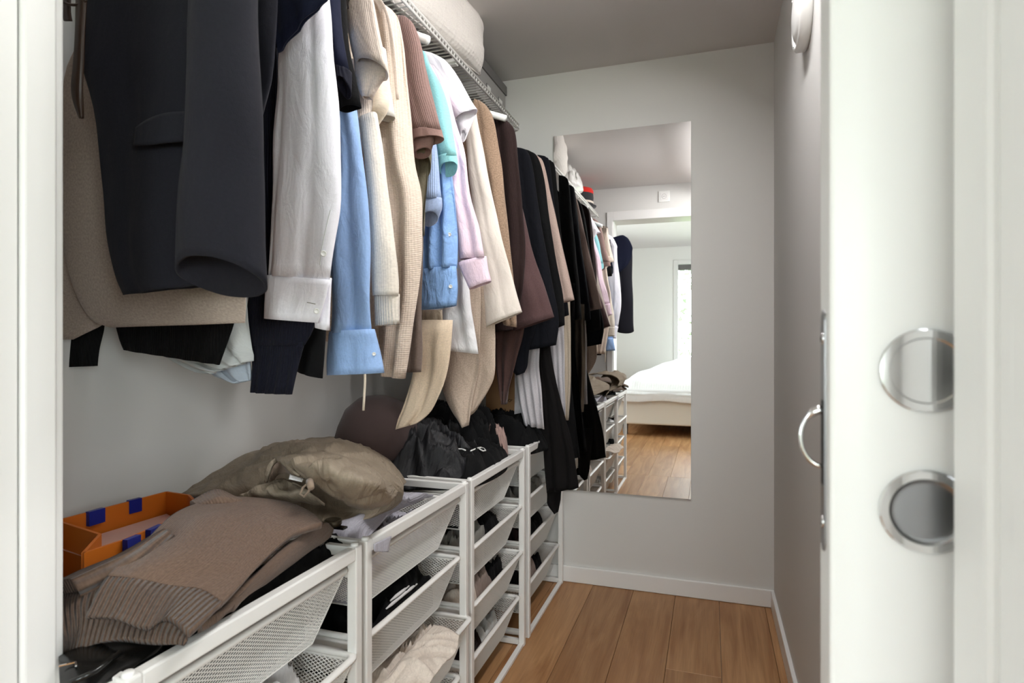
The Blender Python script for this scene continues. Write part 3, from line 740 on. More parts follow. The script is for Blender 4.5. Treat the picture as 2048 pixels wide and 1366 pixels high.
# --- 2 taupe tweed blazer
g = garment('blazer', 'taupe wool blazer with rounded front hem behind the navy one', 'blazer', .82)
tube_px('front_panel', .83, [(215, -60, 470, -60), (186, 20, 472, 20), (152, 95, 476, 95), (130, 150, 480, 150), (120, 250, 484, 250), (118, 340, 488, 330), (120, 430, 490, 420), (125, 490, 492, 480), (134, 545, 493, 540), (152, 600, 494, 590), (178, 640, 494, 625), (215, 655, 493, 646)], TWEED, g, th=.012, fold=.003, lam=.3, seed=2, noise_amp=.001)
tube_px('front_panel', .862, [(-60, 420, 130, 440), (-60, 500, 150, 500), (-60, 560, 190, 560), (-40, 620, 230, 620), (0, 660, 205, 650), (40, 680, 150, 679)], TWEED, g, th=.009, fold=.002, seed=4)
body(.895, TWEED, g, 1.24, xr=-.80, th=.012, name='back_panel')
# --- black knit sweater
g = garment('sweater', 'black rib knit sweater whose hem and cuff show below the taupe blazer', 'sweater', .93)
tube_px('hem_band', .925, [(215, 560, 480, 560), (228, 625, 472, 610), (238, 658, 465, 648), (245, 682, 455, 690), (252, 700, 442, 730)], BLACKKNIT, g, th=.016, fold=.004, seed=6)
tube_px('sleeve', .90, [(20, 300, 190, 300), (20, 450, 205, 450), (20, 600, 212, 600), (40, 650, 205, 650), (60, 690, 198, 690), (70, 737, 195, 732)], BLACKKNIT, g, th=.02, fold=.004, seed=7)
tube_px('body', .935, [(-60, -50, 470, -50), (-60, 20, 470, 20), (-60, 200, 470, 200), (-60, 430, 470, 430), (150, 600, 470, 590)], BLACKC, g, th=.012, seed=1)
# --- off white and pale blue shirts, hems only
g = garment('shirt', 'off white shirt with only its curved hem showing under the black sweater', 'shirt', .985)
tube_px('body', .97, [(250, 500, 494, 500), (280, 620, 497, 620), (300, 690, 499, 680), (335, 715, 500, 702), (385, 742, 502, 712), (420, 748, 502, 722)], OFFWHITE, g, th=.012, fold=.005, seed=9)
body(.985, OFFWHITE, g, 1.3, xr=-.92)
g = garment('shirt', 'pale blue shirt with a curved hem peeking out below the off white one', 'shirt', 1.02)
tube_px('body', 1.0, [(330, 560, 494, 560), (370, 680, 498, 680), (410, 742, 502, 735), (440, 760, 503, 752), (466, 768, 503, 760)], PALEBLUE, g, th=.012, fold=.004, seed=10)
# --- navy rib sweater sleeve
g = garment('sweater', 'navy rib knit sweater whose long sleeve hangs behind the white shirt cuff', 'sweater', 1.01)
NY = 1.0
tube_px('sleeve', NY, [(515, 100, 572, 100), (516, 250, 572, 250), (514, 380, 576, 380), (510, 500, 600, 500), (499, 590, 634, 590, .026), (496, 650, 626, 655, .026), (500, 692, 610, 690, .024)], NAVYKNIT, g, th=.02, fold=.003, seed=12)
tube_px('cuff', NY, [(500, 684, 610, 684, .023), (504, 728, 597, 728, .021), (502, 784, 583, 789, .02)], NAVYKNIT, g, fold=.003, lam=.035, seed=13, inner=.03)
body(1.025, NAVYKNIT, g, 1.3, xr=-.80)
g = garment('top', 'navy jersey top whose short sleeve crosses the white shirt shoulder', 'top', .88)
tube_px('sleeve', .87, [(520, -140, 700, -160), (525, -60, 690, -90), (540, 30, 672, -40), (556, 106, 652, -2)], NAVYT, g, th=.012, fold=.002, seed=14)
body(.905, NAVYT, g, 1.42, xr=-.86)
# --- black suit sleeve below the shirt cuff
g = garment('jacket', 'black jacket whose sleeve end pokes out under the white shirt cuff', 'jacket', 1.04)
tube_px('sleeve', 1.055, [(590, 450, 652, 450), (594, 560, 655, 560), (596, 650, 655, 650), (597, 700, 652, 700), (594, 742, 645, 757)], BLACKC, g, th=.022, fold=.003, seed=15)
body(1.05, BLACKC, g, 1.28, xr=-.82)
# --- white shirt
g = garment('shirt', 'white cotton dress shirt with a buttoned cuff, third from the left edge', 'shirt', .97)
g['label'] = 'white cotton dress shirt with long cuffed sleeve beside the navy blazer'
slv = tube_px('sleeve', .955, [(600, -80, 652, -80, .03), (585, 20, 656, 10, .032), (562, 105, 664, 90, .034), (555, 180, 674, 180, .035), (550, 300, 682, 310, .035), (547, 400, 681, 404, .034), (544, 480, 672, 470, .033), (541, 553, 660, 560, .03)], WHITESHIRT, g, fold=.006, lam=.075, seed=16, noise_amp=.003, inner=.02)
cf = tube_px('cuff', .953, [(536, 551, 661, 560, .031), (532, 595, 654, 600, .031), (529, 637, 640, 646, .030)], WHITESHIRT, g, fold=.0015, seed=17, inner=.05, n=48)
tube_px('placket', .968, [(625, 560, 664, 556, .016), (630, 610, 661, 612, .016), (632, 655, 658, 661, .014)], WHITESHIRT, g, fold=.001, seed=18)
button_on(slv, 647, 507, g); button_on(cf, 633, 622, g, .005)
MB().tube(line_on(cf, [(614, 605), (622, 606), (631, 608)]), .0007, 5).build('buttonhole', GREYCL, g)
MB().tube(line_on(slv, [(661, 420), (655, 445), (648, 475), (643, 500), (640, 530)], .0005), .0008, 5).build('placket_seam', OFFWHITE, g)
body(.975, WHITESHIRT, g, 1.3, xr=-.92, th=.01)
# --- navy and black T-shirts
g = garment('tshirt', 'navy T-shirt with a ribbed sleeve end right of the white shirt', 'T-shirt', 1.06)
tube_px('sleeve', 1.045, [(645, -80, 676, -80, .026), (653, 0, 675, 0, .026), (661, 70, 684, 70, .026), (670, 137, 695, 138, .024)], NAVYT, g, seed=19, fold=.003)
tube_px('cuff', 1.045, [(670, 136, 695, 137, .026), (676, 178, 694, 168, .025)], NAVYKNIT, g, seed=20, fold=.001, rows=8, tilt=.016)
body(1.07, NAVYT, g, 1.42, xr=-.78)
g = garment('tshirt', 'black T-shirt sleeve tucked between the navy and beige ones', 'T-shirt', 1.10)
tube_px('sleeve', 1.09, [(660, -80, 690, -80), (662, 0, 690, 0), (666, 80, 697, 80), (672, 150, 711, 150), (678, 221, 719, 212)], BLACKC, g, th=.022, seed=21, fold=.002)
body(1.115, BLACKC, g, 1.42, xr=-.80)
# --- light blue shirt
g = garment('shirt', 'light blue cotton shirt with a wide cuff and a white drawcord below', 'shirt', 1.15)
tube_px('sleeve', 1.135, [(687, 60, 692, 60, .016), (686, 160, 704, 160, .02), (684, 232, 714, 232, .03), (682, 340, 731, 340, .032), (672, 450, 741, 450, .034), (663, 570, 744, 580, .034), (658, 668, 748, 662, .032)], BLUESHIRT, g, fold=.006, lam=.06, seed=22)
cf = tube_px('cuff', 1.13, [(657, 664, 749, 658, .035), (657, 705, 757, 700, .036), (659, 750, 765, 746, .036)], BLUESHIRT, g, fold=.002, seed=23, inner=.05)
button_on(cf, 748, 708, g, .004)
MB().tube([P(729, 720, 1.17), P(730, 760, 1.17), P(728, 800, 1.17), P(727, 821, 1.17)], .0028, 7).build('drawcord', CREAMT, g, True)
body(1.16, BLUESHIRT, g, 1.3, xr=-.80)
# --- beige fine knit T-shirt with folded sleeve
g = garment('tshirt', 'beige knitted T-shirt with its sleeve opening folded over twice', 'T-shirt', 1.19)
tube_px('sleeve', 1.165, [(690, -80, 738, -80), (690, 0, 747, 0), (696, 60, 757, 60), (706, 120, 770, 115), (712, 130, 776, 146)], BEIGEKNIT, g, th=.026, fold=.002, seed=24, inner=.02, tilt=.016)
tube_px('sleeve_fold', 1.175, [(708, 120, 772, 120, .02), (711, 150, 772, 146, .024), (716, 175, 760, 165, .022), (728, 198, 742, 195, .012)], BEIGEKNIT, g, fold=.002, seed=25, inner=.01)
tube_px('inner_sleeve', 1.20, [(696, 120, 740, 120), (704, 200, 745, 190), (712, 240, 740, 235), (718, 300, 730, 300)], BEIGEKNIT, g, th=.014, fold=.003, seed=26)
body(1.20, BEIGEKNIT, g, 1.4, xr=-.80)
# --- cream wool sweater
g = garment('sweater', 'cream wool sweater with a long sleeve ending in a ribbed cuff', 'sweater', 1.21)
tube_px('sleeve', 1.195, [(718, 240, 752, 225, .026), (724, 280, 758, 270, .028), (732, 350, 769, 350, .03), (740, 430, 782, 430, .031), (746, 510, 793, 505, .031), (748, 560, 797, 560, .03), (749, 592, 797, 592, .028)], CREAMKNIT, g, fold=.003, lam=.08, seed=27)
tube_px('cuff', 1.195, [(749, 588, 797, 588, .028), (750, 615, 797, 615, .027), (751, 652, 797, 648, .026)], CREAMRIB, g, fold=.001, seed=28, inner=.03)
body(1.22, CREAMKNIT, g, 1.3, xr=-.80)
# --- cream and ivory T-shirts
g = garment('tshirt', 'cream jersey T-shirt with a wide crumpled sleeve below the beige knit', 'T-shirt', 1.24)
tube_px('sleeve', 1.235, [(742, 150, 770, 140, .02), (743, 185, 774, 180, .026), (732, 212, 775, 205, .03), (724, 240, 770, 222, .03), (721, 261, 756, 239, .026)], CREAMT, g, fold=.005, lam=.05, seed=29, noise_amp=.004, tilt=.016)
body(1.255, CREAMT, g, 1.4, xr=-.82)
g = garment('tshirt', 'ivory T-shirt sleeve just left of the tan waffle cardigan', 'T-shirt', 1.27)
tube_px('sleeve', 1.27, [(752, 100, 768, 95, .02), (756, 150, 776, 150, .024), (757, 200, 787, 205, .026), (757, 240, 791, 235, .026)], OFFT, g, fold=.002, seed=30)
body(1.285, OFFT, g, 1.4, xr=-.82)
# --- tan waffle cardigan
g = garment('cardigan', 'long tan waffle knit cardigan with deep vertical folds', 'cardigan', 1.33)
tube_px('sleeve', 1.325, [(760, 4, 768, 8, .02), (752, 22, 786, 22, .028), (746, 45, 798, 45, .034), (750, 120, 809, 120, .036), (756, 250, 821, 250, .036), (764, 330, 829, 330, .036), (772, 400, 842, 395, .036), (776, 480, 844, 475, .036), (776, 580, 836, 580, .035), (772, 670, 824, 670, .034), (767, 750, 811, 757, .032)], WAFFLE, g, fold=.009, lam=.055, seed=31, start=.4)
tube_px('hem', 1.35, [(750, 600, 800, 600), (755, 680, 802, 680), (766, 752, 806, 752)], WAFFLE, g, th=.02, fold=.005, seed=32)
body(1.35, WAFFLE, g, 1.15, xr=-.80, fold=.01)
patch('neckband', [[P(x, y, 1.30), P(x+16, y-2, 1.30)] for x, y in ((746, 0), (758, 22), (768, 60), (776, 120), (781, 200))], BEIGEKNIT, g, thick=.006, wr=0, nu=6, nv=20)
# --- mauve ribbed T-shirt
g = garment('tshirt', 'mauve brown ribbed T-shirt with a plain sleeve band', 'T-shirt', 1.43)
tube_px('sleeve', 1.42, [(795, 33, 812, 34, .012), (785, 44, 824, 44, .022), (780, 62, 833, 62, .028), (790, 100, 845, 98, .03), (800, 178, 861, 178, .032), (812, 225, 872, 222, .032), (822, 262, 883, 260, .032)], MAUVE, g, fold=.003, seed=33, start=.5)
tube_px('sleeve_band', 1.42, [(822, 260, 883, 259, .034), (824, 272, 885, 268, .034), (826, 284, 888, 277, .034)], MAUVEP, g, fold=.004, lam=.06, seed=33, rows=8, tilt=.005)
tube_px('lower_band', 1.43, [(822, 270, 868, 268, .02), (825, 290, 868, 280, .02), (829, 314, 862, 300, .02)], MAUVEP, g, fold=.001, seed=34, rows=8, tilt=.008)
body(1.44, MAUVE, g, 1.42, xr=-.82)
hanger(1.445, 'white hanger end poking out behind the mauve ribbed T-shirt', xr=-.715)
# --- olive T-shirt
g = garment('tshirt', 'olive green T-shirt with a rolled sleeve under the mauve one', 'T-shirt', 1.48)
tube_px('sleeve', 1.47, [(815, 240, 860, 240), (826, 285, 862, 282), (828, 310, 863, 300), (831, 345, 861, 318)], OLIVE, g, th=.045, fold=.002, seed=35, inner=.04, tilt=.02)
tube_px('side_panel', 1.49, [(818, 300, 858, 300), (826, 340, 858, 330), (832, 400, 852, 395), (838, 470, 846, 470)], OLIVE, g, th=.014, seed=36)
body(1.49, OLIVE, g, 1.42, xr=-.84)
# --- pale blue rib knit polo
g = garment('polo_shirt', 'pale blue ribbed knit polo sleeve below the olive one', 'polo shirt', 1.53)
tube_px('sleeve', 1.52, [(835, 220, 860, 220), (842, 290, 870, 285), (843, 340, 877, 340), (843, 402, 883, 398)], LTBLUEKNIT, g, th=.028, fold=.002, seed=37)
tube_px('cuff', 1.52, [(843, 398, 884, 396, .03), (843, 425, 884, 415, .03), (846, 446, 876, 432, .026)], fab('pale_blue_jersey', 160, 178, 212), g, fold=.001, seed=38, rows=8, tilt=.016)
body(1.54, LTBLUEKNIT, g, 1.42, xr=-.82)
# --- turquoise polo
g = garment('polo_shirt', 'bright turquoise polo shirt with a banded sleeve', 'polo shirt', 1.58)
tube_px('sleeve', 1.57, [(840, 100, 850, 104, .012), (832, 125, 860, 130, .024), (836, 165, 881, 168, .03), (850, 217, 897, 215, .032), (864, 262, 904, 260, .032), (873, 322, 914, 312, .032)], TURQ, g, fold=.002, seed=39, start=.4)
tube_px('sleeve_band', 1.57, [(873, 318, 913, 308, .034), (876, 332, 916, 322, .034), (880, 346, 916, 332, .034)], TURQ, g, fold=.001, seed=40, rows=8, tilt=.016)
body(1.59, TURQ, g, 1.42, xr=-.82)
# --- sky blue shirt, cuff below
g = garment('shirt', 'sky blue crinkled shirt with two buttons on its cuff', 'shirt', 1.62)
slv = tube_px('sleeve', 1.60, [(868, 250, 892, 250), (866, 330, 900, 325), (855, 400, 908, 395), (846, 450, 911, 445), (844, 500, 912, 495), (844, 543, 911, 535)], BLUESHIRT2, g, th=.032, fold=.008, lam=.045, seed=41, noise_amp=.003)
cf = tube_px('cuff', 1.595, [(844, 540, 911, 532, .036), (844, 580, 914, 575, .036), (845, 620, 911, 611, .035)], BLUESHIRT2, g, fold=.001, seed=42, inner=.05)
button_on(slv, 899, 469, g, .0055); button_on(cf, 901, 573, g, .0055)
body(1.63, BLUESHIRT2, g, 1.4, xr=-.84)
# --- brown grey long top
g = garment('tunic', 'brown grey jersey tunic reaching low beside the tan cardigan', 'tunic', 1.46)
tube_px('body', 1.50, [(790, 440, 846, 440), (800, 560, 845, 560), (815, 640, 845, 640), (812, 700, 845, 700), (812, 744, 844, 744)], TAUPEL, g, th=.016, fold=.003, seed=43)
# --- pink shirt
g = garment('shirt', 'pale pink cotton shirt with its cuffed sleeve in front of white', 'shirt', 1.67)
tube_px('sleeve', 1.655, [(856, 128, 868, 132, .014), (860, 152, 884, 154, .026), (866, 195, 899, 195, .03), (880, 250, 913, 248, .032), (890, 310, 932, 310, .033), (898, 400, 944, 400, .034), (908, 460, 961, 460, .034), (918, 520, 972, 515, .032)], PINK, g, fold=.005, lam=.05, seed=44, start=.3)
tube_px('cuff', 1.65, [(918, 528, 972, 512, .034), (929, 555, 976, 538, .034), (939, 579, 982, 562, .033)], PINK, g, fold=.001, seed=45)
body(1.68, PINK, g, 1.3, xr=-.82)
# --- white T-shirt
g = garment('tshirt', 'white T-shirt with a flared sleeve, between pink and cream', 'T-shirt', 1.73)
tube_px('sleeve', 1.715, [(848, 104, 868, 108, .012), (842, 118, 891, 121, .024), (852, 150, 915, 151, .03), (880, 195, 940, 196, .034), (898, 220, 950, 212, .036), (911, 240, 956, 220, .036)], WHITET, g, fold=.003, seed=46, start=.4)
tube_px('sleeve_fold', 1.735, [(905, 215, 952, 215, .028), (910, 240, 950, 230, .03), (917, 262, 938, 255, .024), (921, 277, 931, 268, .014)], WHITET, g, fold=.002, seed=47, rows=12, tilt=.016)
body(1.745, WHITET, g, 1.4, xr=-.82)
# --- white gauze blouse
g = garment('blouse', 'white gauze blouse hem showing under the sky blue cuff', 'blouse', 1.78)
tube_px('body', 1.76, [(880, 420, 925, 420), (860, 520, 935, 520), (850, 600, 942, 600), (846, 660, 950, 650), (845, 695, 958, 708)], WHITEBL, g, th=.024, fold=.009, lam=.07, seed=48)
body(1.79, WHITEBL, g, 1.3, xr=-.84)
# --- gold satin piece
g = garment('camisole', 'small gold satin camisole hem under the white blouse', 'camisole', 1.70)
tube_px('body', 1.70, [(846, 620, 885, 620), (847, 680, 888, 680), (848, 740, 887, 744)], GOLD, g, th=.014, fold=.006, lam=.03, seed=49)
# --- cream blouse
g = garment('blouse', 'cream blouse with a long flaring sleeve left of the taupe coat', 'blouse', 1.90)
tube_px('sleeve', 1.875, [(925, 215, 952, 215, .02), (930, 260, 957, 255, .028), (936, 330, 971, 330, .032), (944, 400, 987, 400, .034), (950, 480, 1004, 475, .036), (958, 560, 1024, 550, .037), (966, 610, 1036, 596, .037), (972, 655, 1044, 624, .036)], CREAMBL, g, fold=.004, lam=.08, seed=50)
tube_px('inner_sleeve', 1.905, [(925, 420, 970, 420), (930, 520, 980, 520), (945, 600, 1000, 600), (948, 622, 972, 615)], CREAMBL, g, th=.02, fold=.004, seed=51)
body(1.915, CREAMBL, g, 1.3, xr=-.82)
# --- taupe boucle coat
g = garment('coat', 'taupe boucle wool coat with a fuzzy edge', 'coat', 2.0)
tube_px('sleeve', 1.975, [(948, 198, 962, 203, .014), (945, 212, 975, 214, .026), (944, 240, 988, 240, .034), (950, 290, 997, 290, .036), (962, 350, 1006, 348, .038), (972, 430, 1014, 430, .038), (982, 520, 1024, 520, .038), (995, 600, 1032, 600, .036), (1008, 650, 1036, 655, .034)], BOUCLE, g, fold=.007, lam=.06, seed=52, start=.3)
body(2.01, BOUCLE, g, 1.15, xr=-.82)
hanger(2.04, 'white hanger end between the taupe coat and the dark brown jacket', xr=-.70)
# --- dark brown corduroy jacket
g = garment('jacket', 'dark brown corduroy jacket left of the burgundy sleeve', 'jacket', 2.09)
tube_px('sleeve', 2.075, [(984, 229, 1000, 234, .014), (984, 241, 1016, 243, .03), (984, 262, 1028, 260, .038), (988, 300, 1034, 298, .04), (996, 380, 1042, 380, .04), (1000, 480, 1050, 480, .04), (990, 580, 1046, 580, .038), (946, 652, 1030, 640, .03), (946, 668, 1026, 660, .028)], DKBROWN, g, fold=.004, seed=53, start=.4)
body(2.10, DKBROWN, g, 1.16, xr=-.80)
# --- burgundy brown coat
g = garment('coat', 'burgundy brown coat with a wide flared sleeve', 'coat', 2.17)
tube_px('sleeve', 2.15, [(994, 262, 1006, 266, .02), (998, 300, 1016, 296, .03), (1004, 360, 1030, 355, .036), (1010, 430, 1048, 428, .04), (1016, 500, 1064, 498, .042), (1022, 580, 1090, 575, .044), (1028, 662, 1109, 634, .042)], BURG, g, fold=.003, lam=.1, seed=54)
body(2.18, BURG, g, 1.16, xr=-.78)
# --- black jackets
def black_set(Y, label, cat, name, px, mat, hem=1.15, seed=60):
    g = garment(name, label, cat, Y)
    tube_px('sleeve', Y, px, mat, g, th=.032, fold=.004, seed=seed, start=.4)
    body(Y+.015, mat, g, hem, xr=-.79)
    return g
black_set(2.28, 'black wool jacket directly right of the burgundy coat', 'jacket', 'jacket',
          [(1018, 292, 1036, 295, .014), (1016, 302, 1054, 302, .03), (1018, 340, 1066, 334), (1024, 420, 1078, 418), (1034, 500, 1092, 500), (1044, 580, 1106, 575), (1050, 655, 1118, 640), (1058, 700, 1112, 690)], BLACKC2, 1.12, 61)
black_set(2.38, 'second black jacket with rounded shoulder near the mirror', 'jacket', 'jacket',
          [(1040, 296, 1060, 302, .014), (1040, 312, 1074, 312, .03), (1042, 350, 1086, 345), (1050, 430, 1098, 428), (1060, 520, 1112, 515), (1070, 600, 1126, 590), (1078, 668, 1130, 650)], BLACKC, 1.12, 62)
black_set(2.47, 'dusty pink cardigan showing as a thin strip between black jackets', 'cardigan', 'cardigan',
          [(1060, 306, 1076, 312, .012), (1060, 325, 1088, 328, .024), (1066, 400, 1104, 398), (1076, 480, 1122, 478), (1090, 560, 1140, 556), (1098, 610, 1150, 600)], DUSTY, 1.2, 63)
black_set(2.55, 'black blazer last but one before the mirror wall', 'blazer', 'blazer',
          [(1076, 312, 1092, 314, .014), (1076, 330, 1100, 326, .03), (1080, 400, 1108, 396), (1090, 480, 1118, 476), (1100, 560, 1130, 556), (1106, 640, 1138, 630)], BLACKC2, 1.15, 64)
black_set(2.66, 'black blazer at the far end of the rail beside the mirror', 'blazer', 'blazer',
          [(1088, 318, 1102, 321, .014), (1088, 336, 1110, 334, .03), (1090, 400, 1116, 396), (1096, 480, 1124, 476), (1102, 560, 1132, 556), (1108, 640, 1138, 634)], BLACKC, 1.15, 65)

# --- long pieces hanging lower
g = garment('cardigan', 'cream felted wool cardigan sleeve hanging down to the drawers', 'cardigan', 1.62)
tube_px('sleeve', 1.60, [(838, 640, 905, 640), (826, 720, 900, 720), (818, 770, 890, 770), (808, 815, 872, 812), (800, 838, 856, 832), (795, 858, 838, 846)], WOOLCREAM, g, th=.024, fold=.016, lam=.075, seed=70)
g = garment('coat', 'beige wool coat with a draped pointed front hanging onto the black heap', 'coat', 1.82)
tube_px('front_panel', 1.84, [(900, 560, 960, 560), (888, 650, 962, 650), (880, 730, 958, 730), (883, 780, 950, 770), (900, 820, 945, 800), (924, 856, 938, 850)], WOOLBEIGE, g, th=.012, fold=.006, lam=.12, seed=71)
tube_px('front_panel', 1.87, [(935, 560, 1000, 560), (935, 650, 990, 640), (935, 720, 991, 690), (938, 760, 991, 745), (940, 800, 978, 780), (940, 832, 956, 815)], WOOLBEIGE, g, th=.012, fold=.004, lam=.14, seed=72)
body(1.885, WOOLBEIGE, g, 1.05, xr=-.84)
g = garment('dress', 'dark brown dress hanging between the beige coat and grey trousers', 'dress', 2.20)
tube_px('body', 2.22, [(985, 560, 1050, 560), (988, 650, 1050, 650), (990, 720, 1034, 720), (998, 770, 1022, 770), (1006, 808, 1014, 808)], fab('brown_viscose', 84, 62, 58), g, th=.018, fold=.008, lam=.05, seed=73)
g = garment('top', 'black top with a pointed hem in front of pale grey trousers', 'top', 2.27)
tube_px('body', 2.25, [(1015, 600, 1075, 600), (1018, 660, 1072, 655), (1022, 700, 1060, 695), (1023, 735, 1056, 730), (1034, 751, 1050, 745)], BLACKC2, g, th=.016, fold=.004, seed=74)
g = garment('trousers', 'pale grey pleated trousers hanging to the drawer top', 'trousers', 2.38)
tube_px('leg', 2.36, [(1046, 640, 1082, 640), (1040, 700, 1080, 700), (1030, 740, 1079, 740), (1036, 800, 1085, 790), (1048, 850, 1090, 858)], GREYTR, g, th=.016, fold=.007, lam=.035, seed=75)
tube_px('leg', 2.40, [(1034, 700, 1060, 700), (1030, 760, 1058, 760), (1030, 828, 1050, 824)], GREYTR, g, th=.012, fold=.004, seed=76)
g = garment('skirt', 'long black flared skirt hanging in front of the last drawer unit', 'skirt', 2.47)
tube_px('body', 2.46, [(1082, 560, 1096, 560), (1080, 660, 1098, 660), (1079, 740, 1108, 740), (1082, 820, 1128, 820), (1088, 900, 1148, 900), (1094, 985, 1158, 975)], BLACKTR, g, th=.022, fold=.010, lam=.05, seed=77)
tube_px('lining', 2.475, [(1090, 900, 1130, 900), (1093, 985, 1122, 985), (1094, 1010, 1121, 1000), (1108, 1028, 1116, 1024)], BLACKTR, g, th=.012, fold=.004, seed=78)
g = garment('trousers', 'light grey pinstripe trousers beside the long black skirt', 'trousers', 2.56)
tube_px('leg', 2.56, [(1096, 600, 1126, 600), (1098, 690, 1130, 690), (1102, 760, 1130, 760), (1112, 830, 1132, 830)], GREYTR, g, th=.014, fold=.006, lam=.03, seed=79)
g = garment('trousers', 'beige trousers at the end of the rail beside the mirror', 'trousers', 2.64)
tube_px('leg', 2.64, [(1112, 600, 1140, 600), (1114, 690, 1142, 690), (1118, 760, 1142, 760), (1124, 840, 1138, 840)], BEIGETR, g, th=.014, fold=.005, lam=.03, seed=80)
g = garment('dress', 'black dress hanging lowest beside the mirror', 'dress', 2.72)
tube_px('body', 2.72, [(1108, 560, 1134, 560), (1108, 700, 1136, 700), (1110, 800, 1146, 800), (1114, 920, 1160, 915)], BLACKC, g, th=.018, fold=.008, lam=.05, seed=81)

# ================================================================== CLOTHES IN THE DRAWERS
def fill(ui, li, items):
    y0, y1 = UNITS[ui]; a0, a1 = y0+.072, y1-.072; z = LEVELS[li]-DH+.004
    pull = PULL.get((ui, li), 0)
    for f0, f1, mat, name, label, cat, rise, seed in items:
        ya, yb = a0+(a1-a0)*f0, a0+(a1-a0)*f1
        o = heap(name, ((-.735-1.15)/2+pull+.004, (ya+yb)/2, z), (.395, yb-ya, DH+rise), mat, seed=seed, freq=3.6, fold=.40, power=4, n=64, edgep=10, flare=.12)
        tag(o, label, cat, 'folded clothes in the mesh drawers')
fill(0, 0, [(0, 1, BLACKC, 'trousers', 'crumpled black trousers in the top drawer under the brown sweater', 'trousers', .03, 1)])
fill(0, 1, [(0, .42, BLACKC, 'leggings', 'black leggings in the second drawer nearest the doorway', 'leggings', .0, 2), (.42, 1, WHITECL, 'bed_linen', 'smooth white linen bundle in the second drawer nearest the doorway', 'linen', .015, 3)])
fill(0, 2, [(0, 1, BLACKC, 'shorts', 'black shorts in the third drawer nearest the doorway', 'shorts', 0, 4)])
fill(1, 0, [(0, 1, LILAC, 'shirt', 'grey lilac cotton shirt filling the top drawer under the taupe jacket', 'shirt', -.01, 5)])
fill(1, 1, [(0, 1, BLACKC, 'track_pants', 'black track pants with white stripes in the second unit', 'trousers', .03, 6)])
fill(1, 2, [(0, 1, CREAMCH, 'trousers', 'cream chino trousers spilling over the third drawer rim', 'trousers', .022, 7)])
fill(1, 3, [(0, 1, OFFWHITE, 'towel', 'white towel in the lowest drawer under the cream chinos', 'towel', 0, 8)])
fill(2, 0, [(0, 1, BLACKC, 'leggings', 'black leggings in the top drawer under the black heap', 'leggings', -.005, 9)])
fill(2, 1, [(0, .6, GREYCL, 'scarf', 'sage grey scarf in the second drawer of the third unit', 'scarf', .025, 10), (.55, 1, BLACKC, 'sock', 'black socks beside the sage grey scarf', 'socks', .012, 11)])
fill(2, 2, [(0, .38, CREAMCH, 'top', 'cream top in the third drawer of the third unit', 'top', .03, 12), (.34, .72, MAUVECL, 'top', 'mauve grey top in the middle of the third unit drawer', 'top', .04, 13), (.68, 1, BLACKC, 'beanie', 'black beanie at the end of the drawer with the mauve top', 'beanie', .03, 14)])
fill(2, 3, [(0, .55, DKBROWN, 'leggings', 'dark brown leggings in the lowest drawer of the third unit', 'leggings', -.01, 15), (.55, 1, OFFWHITE, 'lace_top', 'white lace top in the lowest drawer of the third unit', 'top', -.02, 16)])
fill(3, 0, [(0, 1, OFFWHITE, 'blouse', 'off white blouse filling the top drawer beside the mirror wall', 'blouse', -.03, 17)])
fill(3, 1, [(0, 1, GREYCL, 'tshirt', 'grey T-shirts bunched in the second drawer beside the mirror wall', 'T-shirt', .03, 18)])
fill(3, 2, [(0, .45, DKBROWN, 'sock', 'dark brown socks in the third drawer beside the mirror wall', 'socks', .03, 19), (.4, 1, BLACKC, 'sock', 'black socks in the third drawer beside the mirror wall', 'socks', .015, 20)])
fill(3, 3, [(0, .35, BLACKC, 'underwear', 'black underwear in the lowest drawer beside the mirror wall', 'underwear', .02, 21), (.3, .7, MAUVECL, 'underwear', 'beige pink underwear in the lowest drawer beside the mirror wall', 'underwear', .02, 22), (.66, 1, BLACKC, 'underwear', 'small black bundle by the end post of the lowest drawer', 'underwear', .025, 23)])

ch = thing('trousers', 'cream chino leg folded over the front rim of the third drawer', 'trousers', (-.68, 1.35, .36), 'folded clothes in the mesh drawers')
patch_px('leg', [[(868, 1252, .385), (893, 1256, .388), (918, 1272, .375)], [(838, 1282, .388), (872, 1290, .394), (912, 1302, .372)], [(806, 1318, .386), (850, 1318, .394), (886, 1330, .372)], [(780, 1348, .384), (820, 1350, .392), (862, 1362, .372)], [(752, 1384, .382), (790, 1392, .388), (836, 1400, .37)]], CREAMCH, ch, nu=40, nv=60, thick=.006, wr=.008, freq=16, seed=31, crease=.009)
# ================================================================== THINGS ON TOP OF THE DRAWERS
# orange paper bag
bag = thing('gift_bag', 'orange paper gift bag lying open by the left wall, blue ribbon tabs', 'bag', (-1.1, .95, .60))
ZR, ZBOT = .815, .60
def wall_panel(name, pts, mat, parent, z0, z1, t=.0025):
    m = MB(); q = [PZ(x, y, z1) for x, y in pts]
    for a, c in zip(q[:-1], q[1:]):
        a, c = Vector(a), Vector(c); d = (c-a); n = Vector((-d.y, d.x, 0)).normalized()*t; k = len(m.v)
        for e in (a, c):
            m.v += [(e.x-n.x, e.y-n.y, z0), (e.x+n.x, e.y+n.y, z0), (e.x+n.x, e.y+n.y, z1), (e.x-n.x, e.y-n.y, z1)]
        m.f += [[k, k+4, k+7, k+3], [k+1, k+2, k+6, k+5], [k+3, k+7, k+6, k+2], [k, k+1, k+5, k+4], [k, k+3, k+2, k+1], [k+4, k+5, k+6, k+7]]
    return m.build(name, mat, parent)
wall_panel('back_side', [(40, 1064), (115, 1040), (333, 983)], ORANGE, bag, ZBOT, ZR)
wall_panel('gusset', [(333, 983), (378, 990), (412, 1022)], ORANGE, bag, ZBOT, ZR)
wall_panel('gusset', [(80, 1030), (200, 1068), (166, 1106)], ORANGE, bag, ZBOT, ZR)
